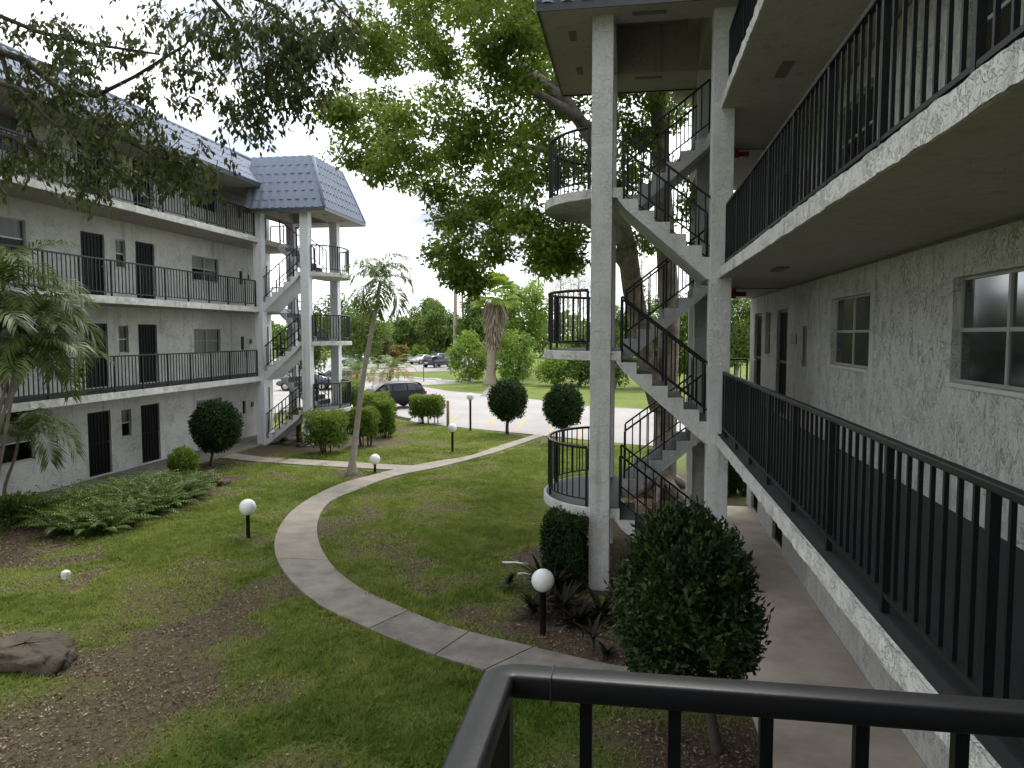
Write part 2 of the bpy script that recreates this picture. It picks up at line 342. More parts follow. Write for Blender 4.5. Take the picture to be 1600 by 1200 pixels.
m3 = N.new('ShaderNodeMath'); m3.operation = 'MULTIPLY_ADD'; L.new(n1.outputs['Fac'], m3.inputs[0]); m3.inputs[1].default_value = .6; m3.inputs[2].default_value = -.3; L.new(m3.outputs[0], mr.inputs[1])
mx = N.new('ShaderNodeMix'); mx.data_type = 'RGBA'; L.new(mr.outputs[0], mx.inputs[0]); L.new(rg.outputs[0], mx.inputs[6]); L.new(rs.outputs[0], mx.inputs[7]); L.new(mx.outputs[2], p.inputs['Base Color'])
bp = N.new('ShaderNodeBump'); bp.inputs['Strength'].default_value = .8; bp.inputs['Distance'].default_value = .03; L.new(n1.outputs['Fac'], bp.inputs['Height']); L.new(bp.outputs[0], p.inputs['Normal'])
struct(link('ground', me, m, smooth=True))

# ------------------------------------------------------------------ concrete path: curved walk in panels, with a spur
def spline(P, n):
    P = [np.array(q[:2], float) for q in P]; out = []
    P = [2*P[0]-P[1]] + P + [2*P[-1]-P[-2]]
    for i in range(1, len(P)-2):
        for k in range(n):
            u = k/n; a,b,c,d = P[i-1],P[i],P[i+1],P[i+2]
            out.append(.5*((2*b)+(-a+c)*u+(2*a-5*b+4*c-d)*u*u+(-a+3*b-3*c+d)*u**3))
    out.append(P[-2]); return np.array(out)
def z3(px, py): return (400 + px/3, 660 + py/3)
EL = [G(*z3(*q)) for q in [(1070,1172),(840,1100),(680,1040),(530,975),(280,850),(120,690),(88,560),(150,440),(270,350),(400,290),(525,255)]]
ER = [G(*z3(*q)) for q in [(1300,1062),(1000,990),(850,945),(715,890),(500,790),(370,690),(300,580),(290,470),(350,375),(500,310),(620,265)]]
EL += [G(*z3(*q)) for q in [(690,216),(850,185),(1000,160),(1150,110),(1330,54)]]
ER += [G(*z3(*q)) for q in [(720,240),(870,210),(1100,150),(1250,100),(1350,64)]]
# the east end runs on, dirt-washed, to the walk under the building
ea = np.array([G(1150,1113)[:2],G(990,1097)[:2],G(870,1080)[:2]]); eb = np.array([G(1140,1050)[:2],G(990,1046)[:2],G(910,1032)[:2]])
EL = [np.array([*q,0]) for q in ea] + EL; ER = [np.array([*q,0]) for q in eb] + ER
sl = spline(EL, 6); sr = spline(ER, 6); PATHMID = (sl+sr)/2; PATHW = np.linalg.norm(sl-sr, axis=1)/2
path = struct(thing('path', 'x', 'x')); del path['label'], path['category']
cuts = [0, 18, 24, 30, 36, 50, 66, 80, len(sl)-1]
for i in range(len(cuts)-1):
    a, b = cuts[i], cuts[i+1]; mb = MB(); n = b-a+1; g = .006
    Lp = sl[a:b+1].copy(); Rp = sr[a:b+1].copy()
    if n > 1:
        for Q in (Lp, Rp):
            d = Q[1]-Q[0]; Q[0] += d/np.linalg.norm(d)*g; d = Q[-2]-Q[-1]; Q[-1] += d/np.linalg.norm(d)*g
    h = .035 + .004*((i*7)%3)
    for q in range(n):
        mb.v += [(*Lp[q], -.06), (*Lp[q], h), (*Rp[q], h), (*Rp[q], -.06)]
    for q in range(n-1):
        k = q*4
        for j in range(3): mb.f.append((k+j, k+4+j, k+5+j, k+1+j))
    mb.f += [(0,1,2,3), (4*n-1,4*n-2,4*n-3,4*n-4)]
    obj('concrete_panel', mb, M['conc'] if i < 4 else M['concm'] if i == 4 else M['concf'], path, bevel=.006)  # panels darken towards the viewer: grime, and partly shade put into the colour
mb = MB(); sp = [G(*q) for q in [(345,716),(400,722),(470,727),(540,731),(595,734),(638,735)]]; su = [G(*q) for q in [(365,709),(410,715),(480,719),(550,723),(610,727),(650,729)]]
for q in range(len(sp)-1):
    mb.prism([(sp[q][0],sp[q][1]),(sp[q+1][0],sp[q+1][1]),(su[q+1][0],su[q+1][1]),(su[q][0],su[q][1])], lambda x,y,z:(x,y,z), -.05, .028)
obj('concrete_panel', mb, M['concf'], path)
def pathdist(x, y):
    o = np.full(x.shape, 9.)
    for c, wd in zip(PATHMID[::2], PATHW[::2]): np.minimum(o, np.hypot(x-c[0], y-c[1])-wd, out=o)
    for a, b in zip(sp, su): np.minimum(o, np.hypot(x-(a[0]+b[0])/2, y-(a[1]+b[1])/2)-.85, out=o)
    return o

# ------------------------------------------------------------------ roads, lots, markings (survey polygons)
def sheet(name, pts, z, mt, kerb=None):
    mb = MB(); mb.poly([(q[0], q[1], z) for q in pts]); return struct(obj(name, mb, mt))
sheet('parking_lot', [G(-200,655), *[G(*q) for q in [(540,644),(611,650),(650,660),(700,666),(850,681)]], (3,28.2), (12,23), (40,8), (60,18), (24,35),
      *[G(*q) for q in [(1015,640),(920,635),(800,620),(700,611),(648,602)]], *[G(*q) for q in [(700,600.5),(745,598.5),(712,595.5),(640,588.5),(600,588)]], G(540,587), G(100,592)], .012, M['asph'])
sheet('far_road', [G(100,585), G(540,583.5), G(705,580), G(760,578), G(760,571), G(560,571), G(100,572)], .016, M['asph'])
sheet('far_lot', [G(100,571), G(800,570.5), G(800,560), G(100,560)], .012, M['asph'])
sheet('footpath', [G(750,619.5), G(768,621), G(774,604), G(764,602.5)], .02, M['conc'])
for i, (a, b) in enumerate([((757,668),(775,652)), ((803,676),(822,655)), ((855,683),(868,662)), ((700,664),(712,652)), ((905,690),(910,668))]):
    a = G(*a)[:2]; b = G(*b)[:2]; d = (b-a)/np.linalg.norm(b-a); n = np.array([-d[1], d[0]])*.07; a = a + d*.5; b = a + d*4.6
    sheet('parking_line', [a-n, b-n, b+n, a+n], .018, M['yellow'])
# kerb along the lawn edge of the lot
kp = [G(*q)[:2] for q in [(540,645),(611,651),(640,657)]]
mb = MB()
for a, b in zip(kp[:-1], kp[1:]): mb.bar((*a,.06), (*b,.06), .16, .14)
struct(obj('kerb', mb, M['conc']))
for i, q in enumerate([(597,588.5),(617,590),(642,591),(657,592.8),(679,593.5),(692,596),(709,597)]):
    a = G(*q); mb = MB(); mb.prism([(-.9,0),(.9,0),(.85,.13),(-.85,.13)], lambda x,z,t:(x,t,z), -.09, .09)
    o = obj('wheel_stop', mb, M['stop'], bevel=.02); o.location = (a[0], a[1], .016); o.rotation_euler = (0,0,R(-33))
    tag(o, ['pale blue concrete wheel stop farthest left beside the distant lawn','pale blue wheel stop second from left beside the distant lawn','pale blue wheel stop third from left beside the distant lawn','pale blue wheel stop fourth from left in the row by the distant lawn','pale blue wheel stop third from right in the row by the lawn','pale blue wheel stop second from right in the row by the lawn','pale blue wheel stop nearest the leafy bush, last in row'][i], 'wheel stop', 'wheel stops along the far lawn')

# ------------------------------------------------------------------ shared building pieces
FZ = [0.05, 2.75, 5.47, 8.19]
BAL = MB().box(-.011,-.011,0, .011,.011,1).mesh('baluster'); BAL.materials.append(M['metal'])
PST = MB().box(-.022,-.022,0, .022,.022,1).mesh('post'); PST.materials.append(M['metal'])
def straight_rail(parent, p, q, z0, h=1.04, step=.1588, posts=8, low=.115, cap=True, phase=0):
    """railing along p->q (xy): handrail part with posts and balusters as its own pieces"""
    p = np.array(p, float); q = np.array(q, float); Ln = np.linalg.norm(q-p); d = (q-p)/Ln; n = int(round(Ln/step)); ang = math.atan2(d[1], d[0])
    mb = MB(); mb.bar((*p, z0+h-.022), (*q, z0+h-.022), .055, .044); r = obj('railing', mb, M['metal'], parent, bevel=.008)
    mb = MB(); mb.bar((*p, z0+low), (*q, z0+low), .036, .03); obj('bottom_rail', mb, M['metal'], r)
    for i in range(n+1):
        c = p + d*Ln*i/n
        if (i+phase) % posts == 0 or i in (0, n):
            o = link('post', PST, None, r, loc=(c[0], c[1], z0)); o.scale = (1,1,h-.04)
        else:
            o = link('baluster', BAL, None, r, loc=(c[0], c[1], z0+low)); o.scale = (1,1,h-low-.04)
        o.rotation_euler = (0,0,ang)
    return r
def slope_rail(parent, xa, za, xb, zb, y, h=.92, n=10, tops=True):
    mb = MB(); mb.bar((xa,y,za+h), (xb,y,zb+h), .04, .035); r = obj('stair_railing', mb, M['metal'], parent, bevel=.006)
    mb = MB(); mb.bar((xa,y,za+.13), (xb,y,zb+.13), .03, .025); obj('bottom_rail', mb, M['metal'], r)
    for i in range(n+1):
        u = i/n; x = xa+(xb-xa)*u; z = za+(zb-za)*u
        if i in (0, n//2, n):
            o = link('post', PST, None, r, loc=(x,y,z-.05)); o.scale = (.9,.9,h+.04)
        else:
            o = link('baluster', BAL, None, r, loc=(x,y,z+.13)); o.scale = (1,1,h-.14)
    return r
def rough_strip(mbx, x, y0, y1, z0, z1, nrm, amp=.008, seed=0):
    """vertical fascia strip at x with trowelled, uneven face and edges"""
    ny_ = int((y1-y0)/.05); nz_ = 4; n0 = len(mbx.v); r = np.random.default_rng(seed)
    Y_, Z_ = np.meshgrid(np.linspace(y0,y1,ny_+1), np.linspace(z0,z1,nz_+1), indexing='ij')
    dx = (vnoise(Y_,Z_+seed,.13,seed+1)-.4)*amp*2.4; dz = (vnoise(Y_,Z_*0+seed,.06,seed+2)-.5)*amp*1.1
    w_ = np.where((Z_==z0)|(Z_==z1), 1, 0)
    for i in range(ny_+1):
        for j in range(nz_+1): mbx.v.append((x+nrm*dx[i,j], Y_[i,j], Z_[i,j] + dz[i,j]*w_[i,j]))
    for i in range(ny_):
        for j in range(nz_):
            a = n0+i*(nz_+1)+j; mbx.f.append((a, a+1, a+nz_+2, a+nz_+1) if nrm<0 else (a, a+nz_+1, a+nz_+2, a+1))

def wall_x(parent, x, y0, y1, z0, z1, ops, mt, inward, depth=.1):
    """wall plane at x with openings ops=(ya,yb,za,zb), reveals going `inward` (+1/-1)"""
    Ys = sorted({y0,y1,*[o[0] for o in ops],*[o[1] for o in ops]}); Zs = sorted({z0,z1,*[o[2] for o in ops],*[o[3] for o in ops]})
    mb = MB()
    for a, b in zip(Ys[:-1], Ys[1:]):
        run = None
        for c, d in zip(Zs[:-1], Zs[1:]):
            cy, cz = (a+b)/2, (c+d)/2
            if any(o[0]<cy<o[1] and o[2]<cz<o[3] for o in ops): continue
            mb.poly([(x,a,c),(x,b,c),(x,b,d),(x,a,d)])
    xi = x + inward*depth
    for a,b,c,d in ops:
        mb.poly([(x,a,c),(xi,a,c),(xi,a,d),(x,a,d)]); mb.poly([(x,b,c),(x,b,d),(xi,b,d),(xi,b,c)])
        mb.poly([(x,a,d),(xi,a,d),(xi,b,d),(x,b,d)]); mb.poly([(x,a,c),(x,b,c),(xi,b,c),(xi,a,c)])
    return obj('wall', mb, mt, parent)
def door(parent, x, ya, yb, za, zb, inward):
    xi = x + inward*.075; mb = MB(); s = -inward
    mb.box(min(xi,xi+inward*.04), ya, za, max(xi,xi+inward*.04), yb, zb)
    for k in range(7):                      # upright ribs of the screen door
        yy = ya+.06+(yb-ya-.12)*k/6; mb.box(min(xi,xi+s*.018), yy-.012, za+.05, max(xi,xi+s*.018), yy+.012, zb-.05)
    for zz in (za+.03, (za+zb)/2, zb-.03): mb.box(min(xi,xi+s*.02), ya+.02, zz-.03, max(xi,xi+s*.02), yb-.02, zz+.03)
    d = obj('door', mb, M['door'], parent)
    mb = MB(); mb.tube([(xi,yb-.1,za+.98),(xi+s*.06,yb-.1,za+.98)], .012, 6); mb.lathe([(0,-.03),(.028,-.015),(.03,.01),(0,.03)], 8, (xi+s*.07,yb-.1,za+.98))
    obj('handle', mb, M['rim'], d)
    return d
def window(parent, x, ya, yb, za, zb, inward, cols=2, sash=True, cover=.5, mt='blind', seed=0):
    s = -inward; xi = x + inward*.07; t = .028; mb = MB()
    lo, hi = min(xi, xi+inward*.03), max(xi, xi+inward*.03)
    mb.box(lo,ya,za,hi,yb,za+t).box(lo,ya,zb-t,hi,yb,zb).box(lo,ya,za+t,hi,ya+t,zb-t).box(lo,yb-t,za+t,hi,yb,zb-t)
    for c in range(1, cols):
        yc = ya+(yb-ya)*c/cols; mb.box(lo-.004,yc-.02,za+t,hi+.004,yc+.02,zb-t)
    zm = (za+zb)/2
    if sash:
        for c in range(cols):
            a = ya+(yb-ya)*c/cols+(.021 if c else t); b = ya+(yb-ya)*(c+1)/cols-(.021 if c<cols-1 else t)
            mb.box(lo-.002,a,zm-.018,hi+.002,b,zm+.018)
    f = obj('window', mb, M['frame'], parent)
    for c in range(cols):
        a = ya+(yb-ya)*c/cols+.02; b = ya+(yb-ya)*(c+1)/cols-.02
        for (z_a, z_b) in ([(za+.02,zm-.015),(zm+.015,zb-.02)] if sash else [(za+.02,zb-.02)]):
            mb = MB(); xp = xi+inward*(.012 if z_a<zm else .02); mb.poly([(xp,a,z_a),(xp,b,z_a),(xp,b,z_b),(xp,a,z_b)]); obj('pane', mb, M['pane'], f)
    mb = MB(); xs_ = x - inward*.03
    mb.box(min(xs_,xi),ya-.02,za-.04,max(xs_,xi),yb+.02,za-.002); obj('sill', mb, M['flat'], f)
    # curtain or blind hanging inside
    mb = MB(); n = 26; zc = zb-(zb-za)*cover; n0 = 0
    for k in range(n+1):
        yy = ya+(yb-ya)*k/n; dx = .135+.02*math.sin(k*1.9+seed)
        mb.v += [(x+inward*dx, yy, zc), (x+inward*dx, yy, zb)]
    for k in range(n): mb.f.append((2*k,2*k+2,2*k+3,2*k+1))
    obj('curtain', mb, M[mt], f)
    mb = MB(); xb = x+inward*.5; mb.poly([(xb,ya-.5,za-.5),(xb,yb+.5,za-.5),(xb,yb+.5,zb+.5),(xb,ya-.5,zb+.5)])
    obj('room_back', mb, M['void'], f)
    return f

# roof tile: one S-wave pan, 40 cm exposure
def tile_mesh(wd=.33, ln=.42):
    mb = MB(); k = 6
    for layer in (0, 1):
        for i in range(k+1):
            u = i/k; h = .022*math.sin(u*2*math.pi) + .012
            for v in (0, 1): mb.v.append((u*wd, v*ln, h - layer*.016 + (.016 if v==0 else 0)))
    n = (k+1)*2
    for i in range(k): mb.f.append((2*i,2*i+2,2*i+3,2*i+1)); mb.f.append((n+2*i,n+2*i+1,n+2*i+3,n+2*i+2)); mb.f.append((2*i,n+2*i,n+2*i+2,2*i+2))
    me_ = mb.mesh('roof_tile'); me_.materials.append(M['tile']); return me_
TILE = tile_mesh()
def tile_face(parent, o, u, v, ulen, vlen, ta, tb, skip=None):
    """tiles over the sloping face: o lower-left corner, u along eave, v up the slope; ta/tb inward taper per end (m at top)"""
    o = Vector(o); u = Vector(u).normalized(); v = Vector(v).normalized(); n = u.cross(v); rows = max(1, int(round(vlen/.38))); rs_ = vlen/rows
    for r_ in range(rows):
        f = (r_+.5)/rows; a = ta*f; b = ulen - tb*f; c = max(1, int(round((b-a)/.33))); wdt = (b-a)/c
        for k in range(c):
            pos = o + u*(a+wdt*k) + v*(rs_*r_ - .02) + n*.012
            if skip and skip(pos): continue
            jit = 1 + .01*((k*37+r_*17)%5-2)/2
            mw = Matrix((( u.x, v.x, n.x, pos.x),(u.y, v.y, n.y, pos.y),(u.z, v.z, n.z, pos.z),(0,0,0,1))) @ Matrix.Diagonal((wdt/.33, rs_/.38*1.0, jit, 1))
            t_ = link('roof_tile', TILE, None, None); t_.parent = parent; t_.matrix_parent_inverse = ABSINV(parent); t_.matrix_basis = mw
def quadslab(parent, name, a, b, c, d, th, mt):
    a,b,c,d = map(Vector,(a,b,c,d)); n = (b-a).cross(d-a).normalized()*th; mb = MB()
    mb.v = [tuple(q) for q in (a,b,c,d,a-n,b-n,c-n,d-n)]; mb.f = [(0,1,2,3),(7,6,5,4),(0,4,5,1),(1,5,6,2),(2,6,7,3),(3,7,4,0)]
    return obj(name, mb, mt, parent)

# ------------------------------------------------------------------ stair towers
def stair_tower(label, x0, s, y0, zs, full=True):
    CM = M['col'] if s < 0 else M['col_l']
    """x0 = building-side outer face, s = direction towards the court, y0 = near face, zs = soffit height"""
    T = thing('stair_tower', label, 'stair tower', (x0+s*1.2, y0+1.6, 0), 'stair towers of the two apartment blocks')
    X_ = lambda lx: x0 + s*lx
    def bx(name, la, ya, za, lb, yb, zb, mt, par=T, bevel=0):
        mb = MB(); mb.box(min(X_(la),X_(lb)), y0+ya, za, max(X_(la),X_(lb)), y0+yb, zb); return obj(name, mb, mt, par, bevel=bevel)
    D = 3.2
    for lx in (0, 1.95):
        for yy in (0, D-.35): bx('column', lx, yy, -.1, lx+.35, yy+.35, zs+.01, CM, bevel=.012)
    for N_ in range(3):
        zf = FZ[N_]; zt = FZ[N_+1]; zl = (zf+zt)/2 + .01
        # half landing with bowed end
        out = [(1.78,.03)] + [(2.02+1.24*math.sin(q), D/2-(D/2-.03)*math.cos(q)) for q in [math.pi*i/28 for i in range(29)]] + [(1.78,D-.03)]
        mb = MB(); mb.prism(out, lambda a,b,c:(X_(a), y0+b, c), zl-.17, zl-.006); ld = obj('landing', mb, M['fascia'], T, bevel=.012)
        inn = [(1.79,.09)] + [(2.02+1.19*math.sin(q), D/2-(D/2-.09)*math.cos(q)) for q in [math.pi*i/28 for i in range(29)]] + [(1.79,D-.09)]
        mb = MB(); mb.prism(inn, lambda a,b,c:(X_(a), y0+b, c), zl-.02, zl); obj('landing_floor', mb, M['gfloor'], ld)
        rail = [(2.02+1.15*math.sin(q), D/2-(D/2-.1)*math.cos(q)) for q in [math.pi*(i+.0)/32 for i in range(33)]]
        rail = [q for q in rail if q[0] > 2.28]
        P3 = [(X_(a), y0+b) for a, b in rail]
        mb = MB(); mb.tube([(a,b,zl+1.03) for a,b in P3], .026, 8); r = obj('railing', mb, M['metal'], T, True)
        mb = MB(); mb.tube([(a,b,zl+.13) for a,b in P3], .017, 6); obj('bottom_rail', mb, M['metal'], r, True)
        Lc = np.concatenate([[0], np.cumsum([math.dist(P3[i],P3[i+1]) for i in range(len(P3)-1)])]); nb = 24
        for k in range(nb+1):
            d_ = Lc[-1]*k/nb; i = min(np.searchsorted(Lc, d_, 'right')-1, len(P3)-2); u = (d_-Lc[i])/(Lc[i+1]-Lc[i])
            c = (P3[i][0]*(1-u)+P3[i+1][0]*u, P3[i][1]*(1-u)+P3[i+1][1]*u)
            if k % 8 == 0:
                o = link('post', PST, None, r, loc=(*c, zl)); o.scale = (1,1,1.02)
            else:
                o = link('baluster', BAL, None, r, loc=(*c, zl+.13)); o.scale = (1,1,.89)
        # two flights
        for (ya, yb, lo, hi, up) in ((.02, 1.42, zf, zl, True), (1.75, D-.05, zl, zt, False)):
            nr = 7; ri = (hi-lo)/nr; tr = .26
            xs_ = .22 if up else 1.78; dr = 1 if up else -1        # rising towards the landing, or back to the building
            pts = [(xs_, lo-.02)]
            for k in range(nr):
                pts.append((xs_+dr*tr*k, lo+ri*(k+1)))
                if k < nr-1: pts.append((xs_+dr*tr*(k+1), lo+ri*(k+1)))
            pts[-1] = (xs_+dr*tr*(nr-1), hi-.004)
            e = xs_+dr*tr*(nr-1)
            pts += [(e+dr*.08, hi-.004), (e+dr*.08, hi-.2), (e-dr*.05, hi-.36)]
            lowx = xs_+dr*.18
            pts += [(lowx, lo-.16 if lo > .3 else lo-.05), (xs_, lo-.19 if lo > .3 else lo-.05)]
            mb = MB(); mb.prism(pts, lambda a,b,c:(X_(a), c, b), y0+ya, y0+yb); fl = obj('stair_flight', mb, CM, T)
            for k in range(nr-1):
                xa = xs_+dr*tr*k; xb_ = xs_+dr*tr*(k+1); z = lo+ri*(k+1); a, b = min(X_(xa),X_(xb_)), max(X_(xa),X_(xb_))
                mb = MB(); mb.box(a, y0+ya+.05, z-.01, b, y0+yb-.03, z+.006)
                xr = X_(xa); d3 = -s*dr*.006; mb.box(min(xr,xr+d3), y0+ya+.05, z-ri+.008, max(xr,xr+d3), y0+yb-.03, z-.01)
                obj('tread', mb, M['gfloor'], fl)
            xa, xb_ = X_(xs_+dr*.06), X_(e)
            for yy in (ya+.1, yb-.07): slope_rail(fl if False else T, xa, lo+ri, xb_, hi, y0+yy)
    # floor margins between walkway and flights
    # roof: soffit ring, recessed ceiling, dark drip edge, mansard with tiles
    ox0, ox1, oy0, oy1 = -.15, 3.15, -.37, 3.95
    ix0, ix1, iy0, iy1 = .36, 1.94, .36, 2.84
    zt2 = zs + .9
    for (a,b,c,d) in ((ox0,ox1,oy0,iy0),(ox0,ox1,iy1,oy1),(ox0,ix0,iy0,iy1),(ix1,ox1,iy0,iy1)):
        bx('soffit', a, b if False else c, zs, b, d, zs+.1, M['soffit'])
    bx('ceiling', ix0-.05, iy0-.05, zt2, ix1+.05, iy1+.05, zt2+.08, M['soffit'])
    for (a,b,c,d) in ((ix0-.05,ix1+.05,iy0-.05,iy0-.001),(ix0-.05,ix1+.05,iy1+.001,iy1+.05),(ix0-.05,ix0-.001,iy0,iy1),(ix1+.001,ix1+.05,iy0,iy1)):
        bx('ceiling_beam', a, c, zs+.1, b, d, zt2, M['soffit'])
    for (la, ya, lb, yb) in ((2.62,.55,2.74,.95),(1.1,-.06,1.65,.06),(1.05,3.05,1.6,3.17),(2.62,2.3,2.74,2.7)):
        v_ = bx('soffit_vent', la, ya, zs-.012, lb, yb, zs-.002, M['vent'])
    for (a,b,c,d) in ((ox0,ox1,oy0-.03,oy0),(ox0,ox1,oy1,oy1+.03),(ox1,ox1+.03,oy0-.03,oy1+.03)):
        bx('drip_edge', a, c, zs-.03, b, d, zs+.13, M['drip'])
    zt3 = zs+2.2; ins = .75; lowz = zs+.1
    roof = quadslab(T, 'roof', (X_(ox0),y0+oy0+ins,zt3), (X_(ox1-ins),y0+oy0+ins,zt3), (X_(ox1-ins),y0+oy1-ins,zt3), (X_(ox0),y0+oy1-ins,zt3), .05, M['tile'])
    A = [(X_(ox0),y0+oy0,lowz),(X_(ox1),y0+oy0,lowz),(X_(ox1),y0+oy1,lowz),(X_(ox0),y0+oy1,lowz)]
    B = [(X_(ox0),y0+oy0+ins,zt3),(X_(ox1-ins),y0+oy0+ins,zt3),(X_(ox1-ins),y0+oy1-ins,zt3),(X_(ox0),y0+oy1-ins,zt3)]
    for i in range(3):
        mb = MB(); mb.poly([A[i],A[i+1],B[i+1],B[i]]); obj('roof_slope', mb, M['tile'], roof)
    vl = math.hypot(ins, zt3-lowz); c_ = ins/vl; h_ = (zt3-lowz)/vl; Wd = ox1-ox0; Dp = oy1-oy0
    if s > 0:
        tile_face(roof, A[0], (1,0,0), (0,c_,h_), Wd, vl, 0, ins); tile_face(roof, A[1], (0,1,0), (-c_,0,h_), Dp, vl, ins, ins)
    else:
        tile_face(roof, A[1], (1,0,0), (0,c_,h_), Wd, vl, ins, 0); tile_face(roof, (A[2][0],A[2][1],A[2][2]), (0,-1,0), (c_,0,h_), Dp, vl, ins, ins)
    for i in (1, 2):
        mb = MB(); mb.tube([A[i], B[i]], .07, 8); obj('hip_cap', mb, M['tile'], roof, True)
    return T
RT = stair_tower('white stucco stair tower with bowed landings, large, in front of the ficus trunks', 1.60, -1, 12.6, 9.62)
LT = stair_tower('white stucco stair tower with blue-grey tiled roof at end of far left block', -14.72, 1, 27.3, 9.12)

# ------------------------------------------------------------------ right-hand block
RB = thing('apartment_building', 'white stucco apartment block with dark-railed walkways filling the right side', 'building', (3,9,0), 'apartment blocks')
RX, RE = 2.98, 1.38; RY0, RY1 = -6., 19.7
ops = []; dd = []
for k in range(4):
    z = FZ[k]
    for (a,b,zl,zh,kind) in ((5.75,7.58,1.2,2.18,'w2'),(10.05,11.9,1.2,2.18,'w2'),(13.45,13.85,1.08,1.8,'n'),(15.1,16.15,.03,2.15,'d'),(16.9,17.5,1.2,2.15,'w1'),(18.0,19.0,.03,2.15,'d'),(3.1,4.1,.03,2.15,'d'),(1.6,2.2,1.2,2.15,'w1'),(-.4,.6,.03,2.15,'d')):
        ops.append((a,b,z+zl,z+zh)); dd.append((a,b,z+zl,z+zh,kind,k))
wall_x(RB, RX, RY0, RY1, -.1, 11, ops, M['wall'], 1, .1)
for (a,b,za,zb,kd,k) in dd:
    if kd == 'd': door(RB, RX, a, b, za, zb, 1)
    elif kd == 'n':
        mb = MB(); mb.box(RX+.04,a,za,RX+.06,b,zb); mb.box(RX+.02,a,za,RX+.04,a+.05,zb).box(RX+.02,b-.05,za,RX+.04,b,zb).box(RX+.02,a+.05,za,RX+.04,b-.05,za+.05).box(RX+.02,a+.05,zb-.05,RX+.04,b-.05,zb)
        obj('meter_box', mb, M['vent'], RB)
    else: window(RB, RX, a, b, za, zb, 1, 2 if kd=='w2' else 1, True, 1. if a<9 else .5, 'curt' if a<9 else 'blind', a)
mb = MB(); mb.box(RX+.6, RY0, -.1, RX+9, RY1-.004, 11.); obj('building_core', mb, M['wall'], RB)
mb = MB(); mb.poly([(RX,RY1,-.1),(RX+.62,RY1,-.1),(RX+.62,RY1,11),(RX,RY1,11)]); obj('end_wall', mb, M['wall'], RB)
for k in (1,2,3):
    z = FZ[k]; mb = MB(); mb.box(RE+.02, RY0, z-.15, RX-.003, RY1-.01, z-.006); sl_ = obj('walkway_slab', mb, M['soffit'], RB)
    mb = MB(); mb.box(RE+.03, RY0, z-.005, RX-.004, RY1-.02, z); obj('walkway_floor', mb, M['floor'], sl_)
    mb = MB(); rough_strip(mb, RE, RY0, 12.62, z-.155, z+.004, -1, .009, 40+k); n0 = len(mb.v)
    # returns closing the fascia to the slab, top and bottom
    mb.box(RE+.004, RY0, z-.152, RE+.03, 12.6, z-.001); obj('fascia', mb, M['fascia'], sl_, False)
    if k == 1: straight_rail(RB, (1.50,1.43), (1.50,12.54), z, posts=8, phase=4)
    elif k == 2: straight_rail(RB, (1.50,1.43), (1.50,12.54), z, posts=8, phase=2)
    else: straight_rail(RB, (1.50,6.5), (1.50,12.54), z, posts=8, phase=4)
    straight_rail(RB, (1.5,19.55), (2.9,19.55), z, posts=9)
    straight_rail(RB, (1.5,15.85), (1.5,19.55), z, posts=8)
mb = MB(); mb.box(1.0, RY0, 10.35, RX+9, RY1+.3, 10.5); obj('soffit', mb, M['soffit'], RB)
quadslab(RB, 'roof_slope', (1.0,RY1+.3,10.5), (1.0,RY0,10.5), (2.1,RY0,12.1), (2.1,RY1+.3,12.1), .1, M['tile'])
mb = MB(); mb.box(2.1,RY0,10.5,RX+9,RY1+.3,12.0); obj('roof', mb, M['flat'], RB)
# far gallery column at the end
mb = MB(); mb.box(1.42,19.3,-.1,1.68,19.58,10.36); obj('gallery_column', mb, M['col'], RB)
for z in (FZ[1], FZ[2], FZ[3]):
    mb = MB(); mb.box(1.86,15.2,z+2.36,2.02,15.5,z+2.53); e = obj('fire_bell_box', mb, M['red'], RB, bevel=.01)
    mb = MB(); mb.box(2.022,15.28,z+2.40,2.22,15.4,z+2.49); obj('conduit', mb, M['brown'], e)
for z in FZ[1:]:
    mb = MB(); mb.tube([(RX-.022,-5.9,z-.175),(RX-.022,19.4,z-.175)],.012,6); mb.tube([(1.9,15.35,z-.17),(RX-.03,15.35,z-.17)],.01,6); obj('ceiling_conduit', mb, M['vent'], RB, True)
for z in FZ[1:3]:
    mb = MB(); mb.box(RX-.014,14.25,z+1.48,RX-.002,14.72,z+1.66); obj('name_plaque', mb, M['brown'], RB)
    mb = MB(); mb.box(1.95,10.6,z+2.545,2.1,11.2,z+2.562); obj('ceiling_vent', mb, M['vent'], RB)
# landing where this view is taken from
mb = MB(); mb.box(-.36,-6,2.6,RE-.004,1.42,2.744); ls = obj('landing', mb, M['soffit'], RB)
mb = MB(); mb.box(-.33,-6,2.745,RE-.006,1.39,2.75); obj('landing_floor', mb, M['floor'], ls)
mb = MB(); mb.box(-.36,-6,5.32,RE-.004,.9,5.47); obj('landing', mb, M['soffit'], RB)
z = 2.75
mb = MB(); rr = .034
cor = [(-.235,-4,z+1.012)] + [(-.235,1.31-rr,z+1.012)] + [(-.235+rr-rr*math.cos(q), 1.31-rr+rr*math.sin(q), z+1.012) for q in [math.pi/2*i/6 for i in range(1,7)]] + [(1.47,1.31,z+1.012)]
n0 = len(mb.v); prof = []
for i, c in enumerate(cor):
    a = Vector(cor[max(i-1,0)]); b = Vector(cor[min(i+1,len(cor)-1)]); t_ = (b-a).normalized(); nx_ = Vector((t_.y,-t_.x,0)); hw = .030; hh = .023
    for k in range(16):
        q = 2*math.pi*k/16; ca, sa = math.cos(q), math.sin(q)
        u = math.copysign(abs(ca)**.38, ca)*hw; v = math.copysign(abs(sa)**.38, sa)*hh
        mb.v.append(tuple(Vector(c)+nx_*u+Vector((0,0,v))))
for i in range(len(cor)-1):
    for k in range(16): mb.f.append((n0+i*16+k, n0+i*16+(k+1)%16, n0+(i+1)*16+(k+1)%16, n0+(i+1)*16+k))
